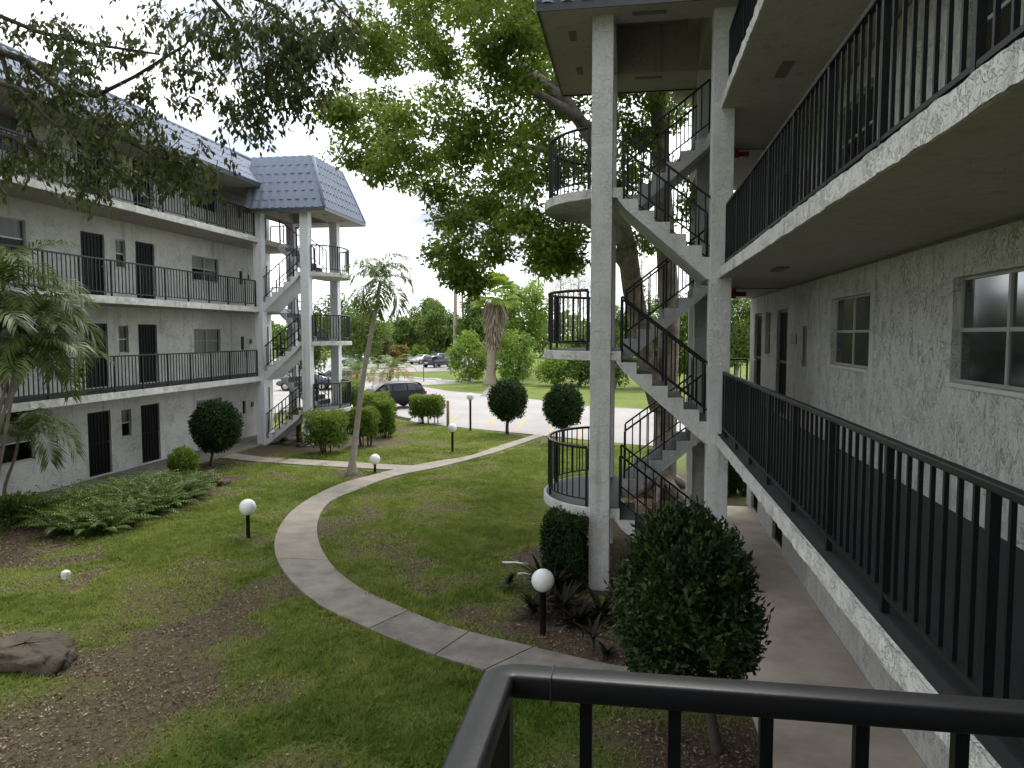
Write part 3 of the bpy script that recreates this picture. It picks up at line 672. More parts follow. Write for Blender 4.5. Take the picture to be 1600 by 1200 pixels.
fr_ = obj('railing', mb, M['hrail'], RB, True)
fr_['label'] = 'thick black handrail turning a corner in the near foreground'
mb = MB(); mb.bar((-.235+.001,-4,z+.115),(-.235,1.31,z+.115),.036,.03); mb.bar((-.217,1.31,z+.115),(1.47,1.31,z+.115),.036,.03); obj('bottom_rail', mb, M['metal'], fr_)
# sleeve joint of the corner elbow
mb = MB(); mb.box(-.139,1.2795,z+.986,-.135,1.3405,z+1.0362); obj('sleeve_joint', mb, M['drip'], fr_, bevel=.002)
for xx in [-.235] + [-.075+.157*k for k in range(10)]:
    o = link('post' if xx<-.2 else 'baluster', PST if xx<-.2 else BAL, None, fr_, loc=(xx,1.31,z)); o.scale=(1,1,.99)
for k in range(1,14):
    o = link('baluster', BAL, None, fr_, loc=(-.235,1.31-.157*k,z+.11)); o.scale=(1,1,.88)
# unseen wall and eave added behind the viewpoint to block sky light
mb = MB(); mb.box(-6,-12,-.1,RX,-6.002,10.9); obj('sky_block_wall', mb, M['wall'], RB)
mb = MB(); mb.box(-6.5,-12.5,10.9,RX,-4.6,11.05); obj('sky_block_eave', mb, M['soffit'], RB)
# walk beneath
mb = MB(); mb.box(1.42,-6,-.1,RX-.003,19.2,.05); wk = struct(obj('pavement', mb, M['conc2'], bevel=.01))

# ------------------------------------------------------------------ left-hand block
LB = thing('apartment_building', 'four-storey white stucco block with black doors and railed balconies on the left', 'building', (-16.5,20,0), 'apartment blocks')
LX, LE = -16.1, -14.5; LY0, LY1 = 8., 31.4
ops = []; dd = []
for k in range(4):
    z = FZ[k]
    for (a,b,zl,zh,kd) in ((19.75,20.75,.03,1.98,'d'),(21.25,21.72,1.05,1.93,'w1'),(22.2,23.18,.03,1.98,'d'),(25.35,27.15,.95,1.85,'w2'),(15.4,17.75,.95,1.98,'w2'),(28.7,28.95,1.0,1.55,'n'),(30.2,31.1,.03,1.98,'d'),(13.2,14.1,.03,1.98,'d'),(10.5,11.5,.03,1.98,'d')):
        ops.append((a,b,z+zl,z+zh)); dd.append((a,b,z+zl,z+zh,kd,k))
wall_x(LB, LX, LY0, LY1, -.1, 11, ops, M['wall_l'], -1, .1)
for i, (a,b,za,zb,kd,k) in enumerate(dd):
    if kd == 'd': door(LB, LX, a, b, za, zb, -1)
    elif kd == 'n':
        mb = MB(); mb.box(LX-.07,a,za,LX-.05,b,zb); obj('meter_box', mb, M['door'] if k<3 else M['vent'], LB)
    else: window(LB, LX, a, b, za, zb, -1, 2 if kd=='w2' else 1, True, 1. if k in (1,) else .5, 'blind', a+k)
    if kd == 'n':
        mb = MB(); mb.box(LX+.003,29.4,za+.25,LX+.05,29.55,zb-.1); obj('wall_light', mb, M['drip'], LB)
mb = MB(); mb.box(LX-10,LY0,-.1,LX-.62,LY1-.004,11); obj('building_core', mb, M['wall_l'], LB)
mb = MB(); mb.poly([(LX,LY1,-.1),(LX-.63,LY1,-.1),(LX-.63,LY1,11),(LX,LY1,11)]); obj('end_wall', mb, M['wall_l'], LB)
for k in (1,2,3):
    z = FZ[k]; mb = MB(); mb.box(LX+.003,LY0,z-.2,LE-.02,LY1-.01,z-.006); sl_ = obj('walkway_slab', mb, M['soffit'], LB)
    mb = MB(); mb.box(LX+.004,LY0,z-.005,LE-.03,LY1-.02,z); obj('walkway_floor', mb, M['floor'], sl_)
    mb = MB(); rough_strip(mb, LE, LY0, 27.32, z-.2, z+.004, 1, .007, 60+k); mb.box(LE-.03,LY0,z-.197,LE-.004,27.3,z-.001); obj('fascia', mb, M['fascia'], sl_)
    straight_rail(LB, (LE-.1,12.9), (LE-.1,27.2), z, posts=8, step=.153)
    straight_rail(LB, (LX+.1,LY1-.1), (LE-.1,LY1-.1), z, posts=9)
EVZ = 10.2
mb = MB(); mb.box(LX-10,LY0,EVZ-.1,-14.35,LY1+.2,EVZ); obj('soffit', mb, M['soffit'], LB)
mb = MB(); mb.box(-14.35,LY0,EVZ-.12,-14.31,LY1+.2,EVZ+.06); obj('drip_edge', mb, M['drip'], LB)
rf = quadslab(LB, 'roof', (-14.35,LY0,EVZ+.02), (-14.35,LY1+.2,EVZ+.02), (-15.3,LY1+.2,EVZ+1.22), (-15.3,LY0,EVZ+1.22), .08, M['tile'])
mb = MB(); mb.box(LX-9.9,LY0,EVZ+.02,-15.36,LY1+.1,EVZ+1.15); obj('roof_deck', mb, M['flat'], rf)
vl = math.hypot(.95,1.2)
tile_face(rf, (-14.35,11.0,EVZ+.03), (0,1,0), (-.95/vl,0,1.2/vl), 16.2, vl, 0, 0)
mb = MB(); mb.tube([(-15.3,LY0,EVZ+1.25),(-15.3,LY1+.2,EVZ+1.25)], .07, 8); obj('ridge_cap', mb, M['tile'], rf, True)
mb = MB(); mb.box(LX+.003,LY0,-.1,LE,LY1,.035); struct(obj('pavement', mb, M['conc'], bevel=.01))

# ------------------------------------------------------------------ foliage helpers
def unit(v): return v / (np.linalg.norm(v, axis=-1, keepdims=True) + 1e-9)
def rand_unit(n): return unit(rng.normal(size=(n,3)))
def leaf_mesh(name, P, A, Nn, Ln, Wd, var, fold=0.):
    """P base points, A leaf axes, Nn approximate normals, one rhombic leaf each"""
    n = len(P); A = unit(A); B = unit(np.cross(A, Nn)); Ln = np.broadcast_to(Ln, n)[:,None]; Wd = np.broadcast_to(Wd, n)[:,None]
    up = unit(np.cross(B, A)); mid = P + A*Ln*.45
    V = np.stack([P, mid + B*Wd*.5 + up*Wd*fold, P + A*Ln - up*Wd*fold*.5, mid - B*Wd*.5 + up*Wd*fold], 1).reshape(-1,3)
    return npmesh(name, V, np.arange(4*n).reshape(n,4), np.repeat(var, 4))
def ball(n, shell=.55):
    r = (shell + (1-shell)*rng.random(n))**.8; return rand_unit(n)*r[:,None]
def crown_points(clumps, dens, flat=.75, shell=.35):
    P, O, C = [], [], []
    for (c, r, w_) in clumps:
        n = max(8, int(dens*r*r*w_)); q = ball(n, shell); q[:,2] *= flat
        P.append(np.array(c) + q*r); O.append(unit(q)); C.append(np.full(n, rng.random()))
    return np.concatenate(P), np.concatenate(O), np.concatenate(C)
def crown(name, parent, clumps, dens, leaf, mt, flat=.75, shell=.35, droop=.25, ratio=.5, fold=.12):
    P, O, C = crown_points(clumps, dens, flat, shell); n = len(P)
    A = O*.6 + rand_unit(n)*.9; A[:,2] -= droop
    Nn = O*.5 + rand_unit(n)*.6 + np.array([0,0,.7])
    ln = leaf*(.65+.7*rng.random(n)); var = np.clip(.55*C + .6*rng.random(n) - .08, 0, 1)
    return link(name, leaf_mesh(name, P, A, Nn, ln, ln*ratio, var, fold), mt, parent)
def subclumps(c, rx, ry, rz, n, r, shell=.5):
    q = ball(n, shell)*np.array([rx,ry,rz]); return [(np.array(c)+k, r*(.7+.6*random.random()), 1.) for k in q]
def limb(mb, a, b, r0, r1, wob=.15, n=6, k=7):
    a = np.array(a, float); b = np.array(b, float); L_ = np.linalg.norm(b-a); pts = []
    off = rng.normal(size=3)*wob*L_*.25; off2 = rng.normal(size=3)*wob*L_*.12
    for i in range(n+1):
        u = i/n; pts.append(a+(b-a)*u + off*math.sin(math.pi*u) + off2*math.sin(2*math.pi*u))
    mb.tube(pts, [r0+(r1-r0)*i/n for i in range(n+1)], k); return pts
def tree(name, label, base, h, rx, rz, mt, nclump=26, r=.9, dens=130, leaf=.22, cz=None, trunk=.16, group=None, ry=None, cat='tree', bark='bark', flat=.8, shell=.5, low=.3):
    base = np.array([base[0], base[1], 0.]); T = thing(name, label, cat, base, group)
    cz = cz or h-rz; c = base+np.array([0,0,cz]); cl = subclumps(c, rx-r*.6, (ry or rx)-r*.6, rz-r*.5, nclump, r, shell)
    cl.append((c, min(rx,rz)*.6, .5))
    mb = MB(); limb(mb, base-[0,0,.1], c-[0,0,rz*low], trunk, trunk*.7, .1)
    for q, rr_, _ in cl[:8]: limb(mb, c-[0,0,rz*low], q, trunk*.5, trunk*.12, .2, 5, 5)
    obj('trunk', mb, M[bark], T, True); crown('crown', T, cl, dens, leaf, mt, flat, .4)
    return T

# ------------------------------------------------------------------ palms
def frond(parent, p, az, el, Ln, droop, mt, nl=34, ll=.5, wd=.035, hang=.5, name='frond', vee=.35, curl=0):
    p = np.array(p, float); t = np.linspace(0,1,22); e = el - droop*t**1.4; d = np.stack([np.cos(e)*math.cos(az), np.cos(e)*math.sin(az), np.sin(e)],1)
    pts = p + np.cumsum(d*Ln/22, 0); pts = np.vstack([p, pts]); tg = np.vstack([d[0], d])
    side = unit(np.cross(tg, [0,0,1.])); upv = unit(np.cross(side, tg))
    V, F, var = [], [], []
    def seg(a, b, ra, rb):      # rachis as a three-sided taper
        pass
    for i in range(len(pts)-1):
        ra = .014*(1-i/24)*Ln/1.6; n0 = len(V)
        V += [pts[i]+side[i]*ra, pts[i]-side[i]*ra, pts[i+1]-side[i+1]*ra, pts[i+1]+side[i+1]*ra]; F.append([n0,n0+1,n0+2,n0+3]); var += [.8]*4
    for s in (-1,1):
        for k in range(nl):
            u = .1+.9*(k+random.random()*.6)/nl; f = u*22; i = min(int(f), 21); c = pts[i]+(pts[i+1]-pts[i])*(f-i)
            l = ll*(.35+1.1*math.sin(math.pi*min(1,(u*.82+.14)))**.8)*(.85+.3*random.random())
            a = side[i]*s*.85 + tg[i]*(.45+.5*u) + upv[i]*vee*(1-.6*u) + rng.normal(size=3)*.07
            a /= np.linalg.norm(a); n_ = np.cross(a, tg[i]); n_ /= np.linalg.norm(n_)+1e-9; bb = np.cross(n_, a)*wd*.5
            m1 = c+a*l*.5 + np.array([0,0,-hang*l*.10]); tip = c+a*l*.92 + np.array([0,0,-hang*l*.55])
            n0 = len(V); V += [c, m1+bb, tip, m1-bb]; F.append([n0,n0+1,n0+2,n0+3]); var += [np.clip(.5*u+.5*random.random(),0,1)]*4
    return link(name, npmesh(name, V, F, var), mt, parent)
def palm_crown(T, top, n, Ln, mt, ll=.5, el0=1.2, el1=-.5, droop=1.5, nl=34, wd=.035, hang=.5, phase=0):
    for k in range(n):
        u = k/(n-1); frond(T, top, phase+k*2.39996+random.uniform(-.2,.2), el0+(el1-el0)*u**1.2+random.uniform(-.12,.12), Ln*random.uniform(.85,1.1), droop*random.uniform(.8,1.2), mt, nl, ll, wd, hang)

# ------------------------------------------------------------------ ficus behind the stair tower
def at(px, py, y): return AY(px, py, y)
FT = thing('ficus_tree', 'huge ficus tree with pale forked trunks behind the near stair tower', 'tree', (1.1,20.5,0))
mb = MB(); b0 = np.array([.9,20.6,-.1])
top1 = at(1055,480,20.6); top2 = at(1035,250,20.2); lf = at(975,330,19.6)
mb.tube([b0+[0,0,-.2], b0+[0,0,.05], b0+[0,0,.6], b0+[.02,.05,1.6], b0+[.05,0,3.], np.array([1.0,20.5,5.0]), np.array([.8,20.3,7.5]), np.array([.6,20,10.5]), np.array([.3,19.5,14])], [.9,.5,.36,.31,.29,.27,.25,.2,.14], 12)
for k in range(9):      # buttress roots
    q = k*.7+.3; limb(mb, b0+[.25*math.cos(q),.25*math.sin(q),.55], b0+[1.3*math.cos(q),1.3*math.sin(q),.02], .16, .05, .2)
fork = at(990,470,20.2); mb.tube([at(1030,640,20.4), at(1005,540,20.3), at(988,450,20.1), at(980,390,19.9), at(968,340,19.7), at(940,240,19.3), at(880,150,18.8), at(800,90,18.5)], [.26,.27,.28,.27,.24,.2,.15,.08], 10)
limb(mb, at(985,430,20), at(945,370,19.4), .14, .09); limb(mb, at(945,370,19.4), at(860,300,18.6), .09, .03)
mb.tube([at(940,215,19.3), at(880,168,18.6), at(812,132,18), at(770,95,17.6), at(740,40,17.4)], [.15,.12,.09,.06,.02], 8); mb.tube([at(900,260,19), at(850,235,18.4), at(792,222,18), at(744,210,17.6), at(690,215,17.2)], [.1,.08,.06,.04,.012], 7)
# clumps surveyed on the photograph, spread in depth
CL = [(620,50,80),(690,40,90),(770,50,90),(850,60,90),(640,-60,90),(740,-70,110),(840,-60,110),(600,95,35),(585,60,45),(690,110,60),(780,120,70),(860,150,70),
      (515,165,24),(560,168,34),(600,172,42),(560,200,34),(650,180,48),(620,205,45),(700,190,60),(770,200,60),(840,210,60),
      (530,185,20),(545,248,24),(580,235,36),(620,240,44),(670,240,50),(720,250,50),(600,262,26),(640,275,24),(790,270,60),(850,270,60),(900,250,50),
      (690,300,24),(725,310,38),(775,320,48),(830,330,50),(890,330,40),(700,335,20),(735,355,38),(790,365,44),(850,365,45),(900,370,30),
      (680,400,18),(705,385,26),(740,405,34),(780,400,30),(835,388,40),(885,385,38),(712,428,16),(738,446,12),(845,412,24),(880,400,28),(895,415,14),
      (960,200,50),(1000,150,50),(985,250,40),(1030,200,45),(960,290,35),(1060,260,40),(1010,380,25),(1080,330,40),(1060,160,50),(1130,60,60),(940,120,60),(1020,60,80),(950,30,80)]
cl = []
for i, (px, py, rp_) in enumerate(CL):
    y = 18.5 + 3.2*math.sin(i*2.3) - (py-200)/160; d = y/.99; y = max(y, 19.6) if px > 880 else y; d = y/.99; r = rp_*d/FPX; c = at(px, py, y)
    k = max(4, int(5.2*(r/.6)**1.6))
    for q in ball(k, .25): cl.append((c + q*r*np.array([.85,1.1,.75]), .34+.22*random.random(), 1.))
for q_ in [(-5,17,14),(-3,24,15),(2,28,15),(6,24,15),(7,17,15),(3,15.5,14.5),(-1,15.5,14.5),(0,21,16)]: limb(mb, np.array([.45,19.8,11.5]), q_, .12, .02, .2, 6, 6)
obj('trunk', mb, M['bark'], FT, True)
crown('crown', FT, cl, 720, .135, M['ficus'], .6, .2, .3, .5)
# the part of the crown that spreads above and behind the view
cl = [(np.array([random.uniform(-6,8), random.uniform(14,30), random.uniform(13.2,17.5)]), .9, 1.) for _ in range(170)]
crown('upper_crown', FT, cl, 110, .3, M['ficus'], .6, .2, .3, .5)

# ------------------------------------------------------------------ overhanging tree at upper left
NT = thing('overhanging_tree', 'dark fine-leaved tree whose drooping branches hang in from top left', 'tree', (-9.6,5.2,0))
mb = MB(); fk = np.array([-9.3,6.2,6.6])
limb(mb, (-9.6,5.2,-.1), fk, .24, .18, .08, 8, 10)
BR = [[(-60,60,8.4),(40,95,8.5),(100,145,8.6),(165,200,8.7),(235,240,8.8),(300,262,8.9)], [(-60,0,8.2),(60,50,8.3),(150,70,8.4),(250,85,8.5)],
      [(-60,110,8.0),(30,140,8.1),(80,190,8.1),(120,215,8.2)], [(100,145,8.6),(150,150,8.7),(210,120,8.9),(290,70,9.2),(330,10,9.4)], [(-40,-90,8.6),(140,-60,9),(300,-40,9.4),(430,10,9.8),(480,60,9.9)],
      [(300,-40,9.4),(360,30,9.6),(375,90,9.7),(385,140,9.7)], [(430,10,9.8),(440,60,9.9),(455,120,9.9),(440,150,9.9)], [(300,-40,9.4),(420,-30,9.8),(520,0,10.1),(550,35,10.1)], [(165,200,8.7),(150,240,8.6),(170,275,8.6)], [(0,75,8.5),(20,150,8.3),(60,230,8.2)], [(235,240,8.8),(270,280,8.8)],
      [(-60,190,8.1),(20,215,8.1),(70,245,8.1)]]
tw = []
for bi, br in enumerate(BR):
    P = [at(*q) for q in br]; 
    mb.tube(P, [max(.008, (.05 if bi in (0,4) else .028)*(1-i/len(P))+.006) for i in range(len(P))], 6)
    if br[0][0] < 0: limb(mb, fk, P[0], .12, .05 if bi in (0,4) else .03, .15)
    for i in range(len(P)-1):
        for k in range(3):
            u = random.random(); tw.append((P[i]*(1-u)+P[i+1]*u, i/len(P)))
LP, LA = [], []
def twig(p, ln, fall, nleaf):
    d = rand_unit(1)[0]; d[2] = -abs(d[2])*fall; d[1] *= .6; d /= np.linalg.norm(d); q = p.copy(); pts = [q.copy()]
    for _ in range(5):
        d = d + np.array([0,0,-.12]); d /= np.linalg.norm(d); q = q + d*ln/5; pts.append(q.copy())
    mb.tube(pts, [.006,.005,.004,.004,.003,.003], 4, False)
    for _ in range(nleaf):
        u = (random.random()**.7)*4.99; i = int(u); c = pts[i]*(1-u+i)+pts[i+1]*(u-i)
        LP.append(c + rng.normal(size=3)*.035); LA.append(d*.5 + rand_unit(1)[0]*.7 + np.array([0,0,-.55]))
for p_, u in tw: twig(p_, .35+.5*random.random(), .6, 22)
# dense drooping masses seen against the sky
for (px, py, sx, sy, n) in ((470,50,65,55,110),(440,120,60,40,80),(400,170,40,25,22),(360,45,60,40,46),(250,40,70,35,40),(130,60,90,40,44),(60,30,70,30,30),(60,120,70,40,44),(170,180,70,30,44),(240,235,70,35,60),(300,262,35,20,30),(200,265,70,22,34),(90,220,80,30,38),(40,245,50,18,16),(280,110,60,40,34),(530,30,28,25,22),(150,290,25,12,8),(345,150,45,30,20),(200,165,80,30,26),(110,110,80,40,26)):
    for _ in range(n):
        if _ % 5 in (1,3) and px < 350: continue
        twig(at(px+rng.normal()*sx*.55, py+rng.normal()*sy*.55, 8.2+px/320+rng.normal()*.35), .22+.3*random.random(), .8, 16)
# crown above and beside the view, which shades the court
cl = [(np.array([random.uniform(-14,0), random.uniform(-3,9.5), random.uniform(11,14.5)]), 1.0, 1.) for _ in range(150)]
for q_ in cl[::9]: limb(mb, fk, q_[0], .09, .02, .2, 6, 6)
crown('upper_crown', NT, cl, 130, .24, M['near'], .6, .2, .3, .45)
for _ in range(420):
    twig(np.array([random.uniform(-13,-2), random.uniform(1,10), random.uniform(10.2,13.5)]), .5, .6, 10)
obj('trunk', mb, M['bark2'], NT, True)
LP = np.array(LP); LA = np.array(LA); n = len(LP); ln = .098*(.7+.6*rng.random(n))
link('crown', leaf_mesh('crown', LP, LA, rand_unit(n)+[0,0,.3], ln, ln*.42, np.clip(rng.random(n)*.9,0,1), .15), M['near'], NT)

# ------------------------------------------------------------------ shrubs, topiary, hedges
def topiary(label, base, cx, cz, rx, rz, n, leaf, mt, group=None, trunk=.06, egg=.0, name='topiary_shrub'):
    T = thing(name, label, 'shrub', (base[0], base[1], 0), group)
    mb = MB(); limb(mb, (base[0],base[1],-.05), (cx[0],cx[1],cz-rz*.4), trunk, trunk*.7, .08)
    for k in range(7):
        q = rand_unit(1)[0]*np.array([rx,rx,rz])*.7; limb(mb, (cx[0],cx[1],cz-rz*.5), np.array([cx[0],cx[1],cz])+q, trunk*.4, .01, .2, 4, 5)
    obj('trunk', mb, M['bark2'], T, True)
    q = rand_unit(n); lump = 1+.045*np.sin(q[:,0]*7+q[:,2]*5)+.04*np.sin(q[:,1]*9+3*q[:,0]); rr_ = (.80+.22*rng.random(n)**.7+.10*(rng.random(n)<.03)*rng.random(n))*lump
    hz = q[:,2]; wid = 1-egg*hz
    P = np.stack([cx[0]+q[:,0]*rr_*rx*wid, cx[1]+q[:,1]*rr_*rx*wid, cz+q[:,2]*rr_*rz],1)
    k_ = np.arange(n) % 4 == 0; P[k_] = np.array([cx[0],cx[1],cz]) + (P[k_]-np.array([cx[0],cx[1],cz]))*(.55+.35*rng.random((k_.sum(),1)))
    A = q*.7+rand_unit(n)*.75; ln = leaf*(.7+.6*rng.random(n)); ln[k_] *= 2.6
    link('crown', leaf_mesh('crown', P, A, q+rand_unit(n)*.5, ln, ln*.48, rng.random(n), .15), mt, T)
    return T
c = G(328,728); topiary('round dark clipped topiary tree beside the left block entrance walk', c, (-13.65,22.6), 1.33, .80, .84, 9000, .075, M['topi'], 'clipped topiary trees', .05)
topiary('dark ball topiary nearest the tall lamp at the lot edge', (-5.39,32.05), (-5.38,32.0), 1.5, .84, .90, 8000, .085, M['topi'], 'clipped topiary trees', .08, .06)
topiary('dark ball topiary just left of the near stair tower column', (-2.75,30.1), (-2.75,30.0), 1.48, .80, .90, 8000, .085, M['topi'], 'clipped topiary trees', .08, .06)
c = G(287,746); topiary('small low rounded green shrub between fern bed and topiary', c, (c[0],c[1]), .46, .44, .46, 3400, .06, M['hedge'], None, .03, 0, 'round_shrub')
# big glossy bush by the near walk
T = thing('glossy_shrub', 'large dark glossy-leaved shrub beside the walk below the railing', 'shrub', (.95,7.75,0))
mb = MB(); limb(mb, (.95,7.75,-.1), (.75,7.75,1.0), .065, .05, .05, 6, 9)
cl = []
for k in range(230):
    q = rand_unit(1)[0]*(random.uniform(.80,.93) if k < 175 else random.uniform(.2,.75)); z = 1.60+q[2]*1.02; wdt = .74*(1-.20*q[2])
    cl.append((np.array([.585+q[0]*wdt, 7.8+q[1]*wdt, z]), .15+.05*random.random(), 1.)); 
    if k % 10 == 0: limb(mb, (.75,7.75,1.0), cl[-1][0], .02, .006, .2, 4, 5)
obj('trunk', mb, M['bark2'], T, True)
P, O, C = crown_points(cl, 3300, .9, .3); n = len(P); A = (P-np.array([.62,7.8,1.3]))*.6 + rand_unit(n)*.75 + [0,0,.25]; ln = .082*(.65+.6*rng.random(n))
link('crown', leaf_mesh('crown', P, A, O+rand_unit(n)*.5+[0,0,.4], ln, ln*.42, np.clip(C*.5+rng.random(n)*.5,0,1), .12), M['gloss'], T)
def hedge(label, c, sx, sy, z0, z1, n, leaf, mt, rz=0, name='clipped_hedge', cat='hedge', stems=6, group=None, rnd=.12):
    T = thing(name, label, cat, (c[0],c[1],0), group)
    mb = MB(); cr, sr_ = math.cos(rz), math.sin(rz)
    def W_(x,y,z): return np.array([c[0]+x*cr-y*sr_, c[1]+x*sr_+y*cr, z])
    for k in range(stems):
        x, y = random.uniform(-.8,.8)*sx/2, random.uniform(-.5,.5)*sy/2; limb(mb, W_(x*.8,y*.8,-.05), W_(x,y,z0+(z1-z0)*.6), .028, .012, .15, 4, 5)
    obj('stem', mb, M['bark2'], T, True)
    q = rng.random((n,3))*2-1; ax = rng.integers(0,3,n); sg = np.sign(rng.random(n)-.5); dp = 1-.22*rng.random(n)**1.5
    k_ = np.arange(n); q[k_,ax] = sg*dp; nn = np.zeros((n,3)); nn[k_,ax] = sg
    rr_ = np.linalg.norm(np.abs(q)**4,axis=1)**.25; q = q/np.maximum(1,rr_[:,None])*(1+rnd*.5*np.sin(q[:,[0]]*5+q[:,[2]]*4+c[0]))
    Pw = np.stack([c[0]+q[:,0]*sx/2*cr-q[:,1]*sy/2*sr_, c[1]+q[:,0]*sx/2*sr_+q[:,1]*sy/2*cr, (z0+z1)/2+q[:,2]*(z1-z0)/2],1)+rng.normal(size=(n,3))*leaf*.4
    ln = leaf*(.7+.7*rng.random(n)); var = np.clip(rng.random(n)*.7+.25*q[:,2],0,1); k2 = np.arange(n) % 4 == 0; mid_ = np.array([c[0],c[1],(z0+z1)/2]); Pw[k2] = mid_+(Pw[k2]-mid_)*(.5+.4*rng.random((k2.sum(),1))); ln[k2] *= 2.2
    link('crown', leaf_mesh('crown', Pw, nn*.5+rand_unit(n)*.8+[0,0,.2], nn+rand_unit(n)*.5+[0,0,.3], ln, ln*.5, var, .12), mt, T)
    return T
hedge('tall dark clipped hedge against the tower column under lowest bowed landing', (-1.12,12.75), .72, .9, .05, 1.28, 11000, .05, M['topi'], 0, 'clipped_hedge', 'hedge', 5)
c = G(668,662); hedge('boxy clipped hedge with bare lower stems beside the wooden post', (c[0],c[1]), 1.5, .9, .42, 1.36, 5200, .09, M['hedge'], 0, stems=11)
SG = 'leafy shrubs beside the far stair tower'
for (px,py,wp,hp,lab,z0f) in ((510,708,58,66,'rounded leafy shrub with yellow-green top beside far tower column',.25),(571,696,34,58,'narrow leafy shrub just right of the leaning palm trunk',.3),(601,683,30,58,'taller bright-topped clipped shrub at the lawn corner by the black car',.15),(582,664,44,50,'bushy shrub directly behind the two clipped ones near the black car',.2),(548,676,26,72,'dark upright shrub between far tower landing and palm trunk',.1),(545,655,40,62,'dense green shrub behind the bowed landing of far tower',.1)):
    c = G(px,py); sc_ = c[1]/.99/FPX; hgt = hp*sc_*1.02
    hedge(lab, (c[0],c[1]), wp*sc_, wp*sc_*.9, hgt*z0f, hgt, 3800, .085, M['hedge'] if 'dark' not in lab else M['tree1'], 0, 'leafy_shrub', 'shrub', 7, SG, .25)
c = G(30,818); hedge('straggly low shrub at left edge beside the fern bed', (c[0],c[1]), 1.1, .6, .15, .62, 1500, .075, M['tree1'], 0, 'low_shrub', 'shrub', 9, None, .4)
c = np.array([2.9,20.9]); hedge('dark upright shrub seen past the tower at end of the walk', c, .7, .7, .1, 1.7, 4200, .08, M['topi'], 0, 'leafy_shrub', 'shrub', 6, None, .25)
# cycad-like tuft at far tower
c = G(468,690); T = thing('cycad', 'low feathery cycad with browning side fronds beside far tower stairs', 'plant', (c[0],c[1],0))
mb = MB(); mb.tube([(c[0],c[1],-.1),(c[0]-.02,c[1],.5),(c[0],c[1],1.0)], [.13,.12,.1], 8); obj('trunk', mb, M['bark2'], T, True)
for k in range(16): frond(T, (c[0],c[1],1.0), k*.3926+.1, random.uniform(.5,1.1), 1.15, 1.7, M['palm'] if k%16 not in (7,8,9) else M['palmy'], 26, .26, .03, .5)

# ------------------------------------------------------------------ fern bed, strap-leaf plants
def ferns():
    V,F,var = [],[],[]
    pa = [G(*q)[:2] for q in [(75,838),(165,842),(315,778),(300,762),(200,772),(70,806)]]
    import itertools
    def inside(x,y):
        r_=False; n=len(pa)
        for i in range(n):
            x1,y1=pa[i]; x2,y2=pa[i-1]
            if (y1>y)!=(y2>y) and x<(x2-x1)*(y-y1)/(y2-y1)+x1: r_=not r_
        return r_
    mn = np.min(pa,0); mxx = np.max(pa,0); cnt = 0
    while cnt < 150:
        x,y = random.uniform(mn[0],mxx[0]), random.uniform(mn[1],mxx[1])
        if not inside(x,y): continue
        cnt += 1
        for k in range(11):
            az = random.random()*6.283; el = random.uniform(1.0,1.55); Ln = random.uniform(.7,1.15); p = np.array([x,y,0.]); e = el; pts=[p]
            for i in range(8):
                e -= random.uniform(.12,.24); p = p+np.array([math.cos(e)*math.cos(az),math.cos(e)*math.sin(az),math.sin(e)])*Ln/8; pts.append(p)
            sd_ = np.array([-math.sin(az),math.cos(az),0]); v_ = random.random()
            for i in range(1,9):
                for hlf in (0,.5):
                    c = pts[i-1]*(1-hlf)+pts[i]*hlf; tg = unit(pts[i]-pts[i-1]); l = .13*math.sin(math.pi*min(1,(i-1+hlf)/8*.75+.25))
                    for s_ in (-1,1):
                        a = sd_*s_+tg*.35; n0=len(V); wv = tg*.022
                        V.extend([c-wv*.6, c+a*l*.5-wv+[0,0,.008], c+a*l-[0,0,.03], c+a*l*.5+wv]); F.append([n0,n0+1,n0+2,n0+3]); var.extend([np.clip(v_*.7+.3*random.random(),0,1)]*4)
    return npmesh('fern_bed', V, F, var)
o = stuff(link('fern_bed', ferns(), M['fern'])); tag(o, 'dense bed of green sword ferns along the left block', 'ferns')
def strap(label, c, n, Ln, tilt, seed, h0=0., group='dark strap-leaved plants by the near lamp'):
    V,F,var=[],[],[]; r_=random.Random(seed)
    for k in range(n):
        az=k*2.4+r_.random()*.4; el=r_.uniform(tilt,1.4); l=Ln*r_.uniform(.7,1.15); w_=.022+.018*r_.random(); p=np.array([c[0],c[1],h0]); e=el; sd_=np.array([-math.sin(az),math.cos(az),0]); vv=r_.random(); L0=None
        for i in range(6):
            wi=w_*math.sin(math.pi*min(1,.25+.75*i/5)) if i<5 else .001; n0=len(V)
            V.extend([p-sd_*wi, p+sd_*wi]); var.extend([vv]*2)
            if i: F.append([n0-2,n0-1,n0+1,n0])
            e-=.16; p=p+np.array([math.cos(e)*math.cos(az),math.cos(e)*math.sin(az),math.sin(e)])*l/5
    T=thing('strap_leaf_plant',label,'plant',(c[0],c[1],0),group)
    link('leaves',npmesh('leaves',V,F,var),M['brom'],T)
    if h0>0:
        mb=MB(); mb.tube([(c[0],c[1],-.03),(c[0],c[1],h0+.02)],.02,6); obj('stem',mb,M['bark2'],T)
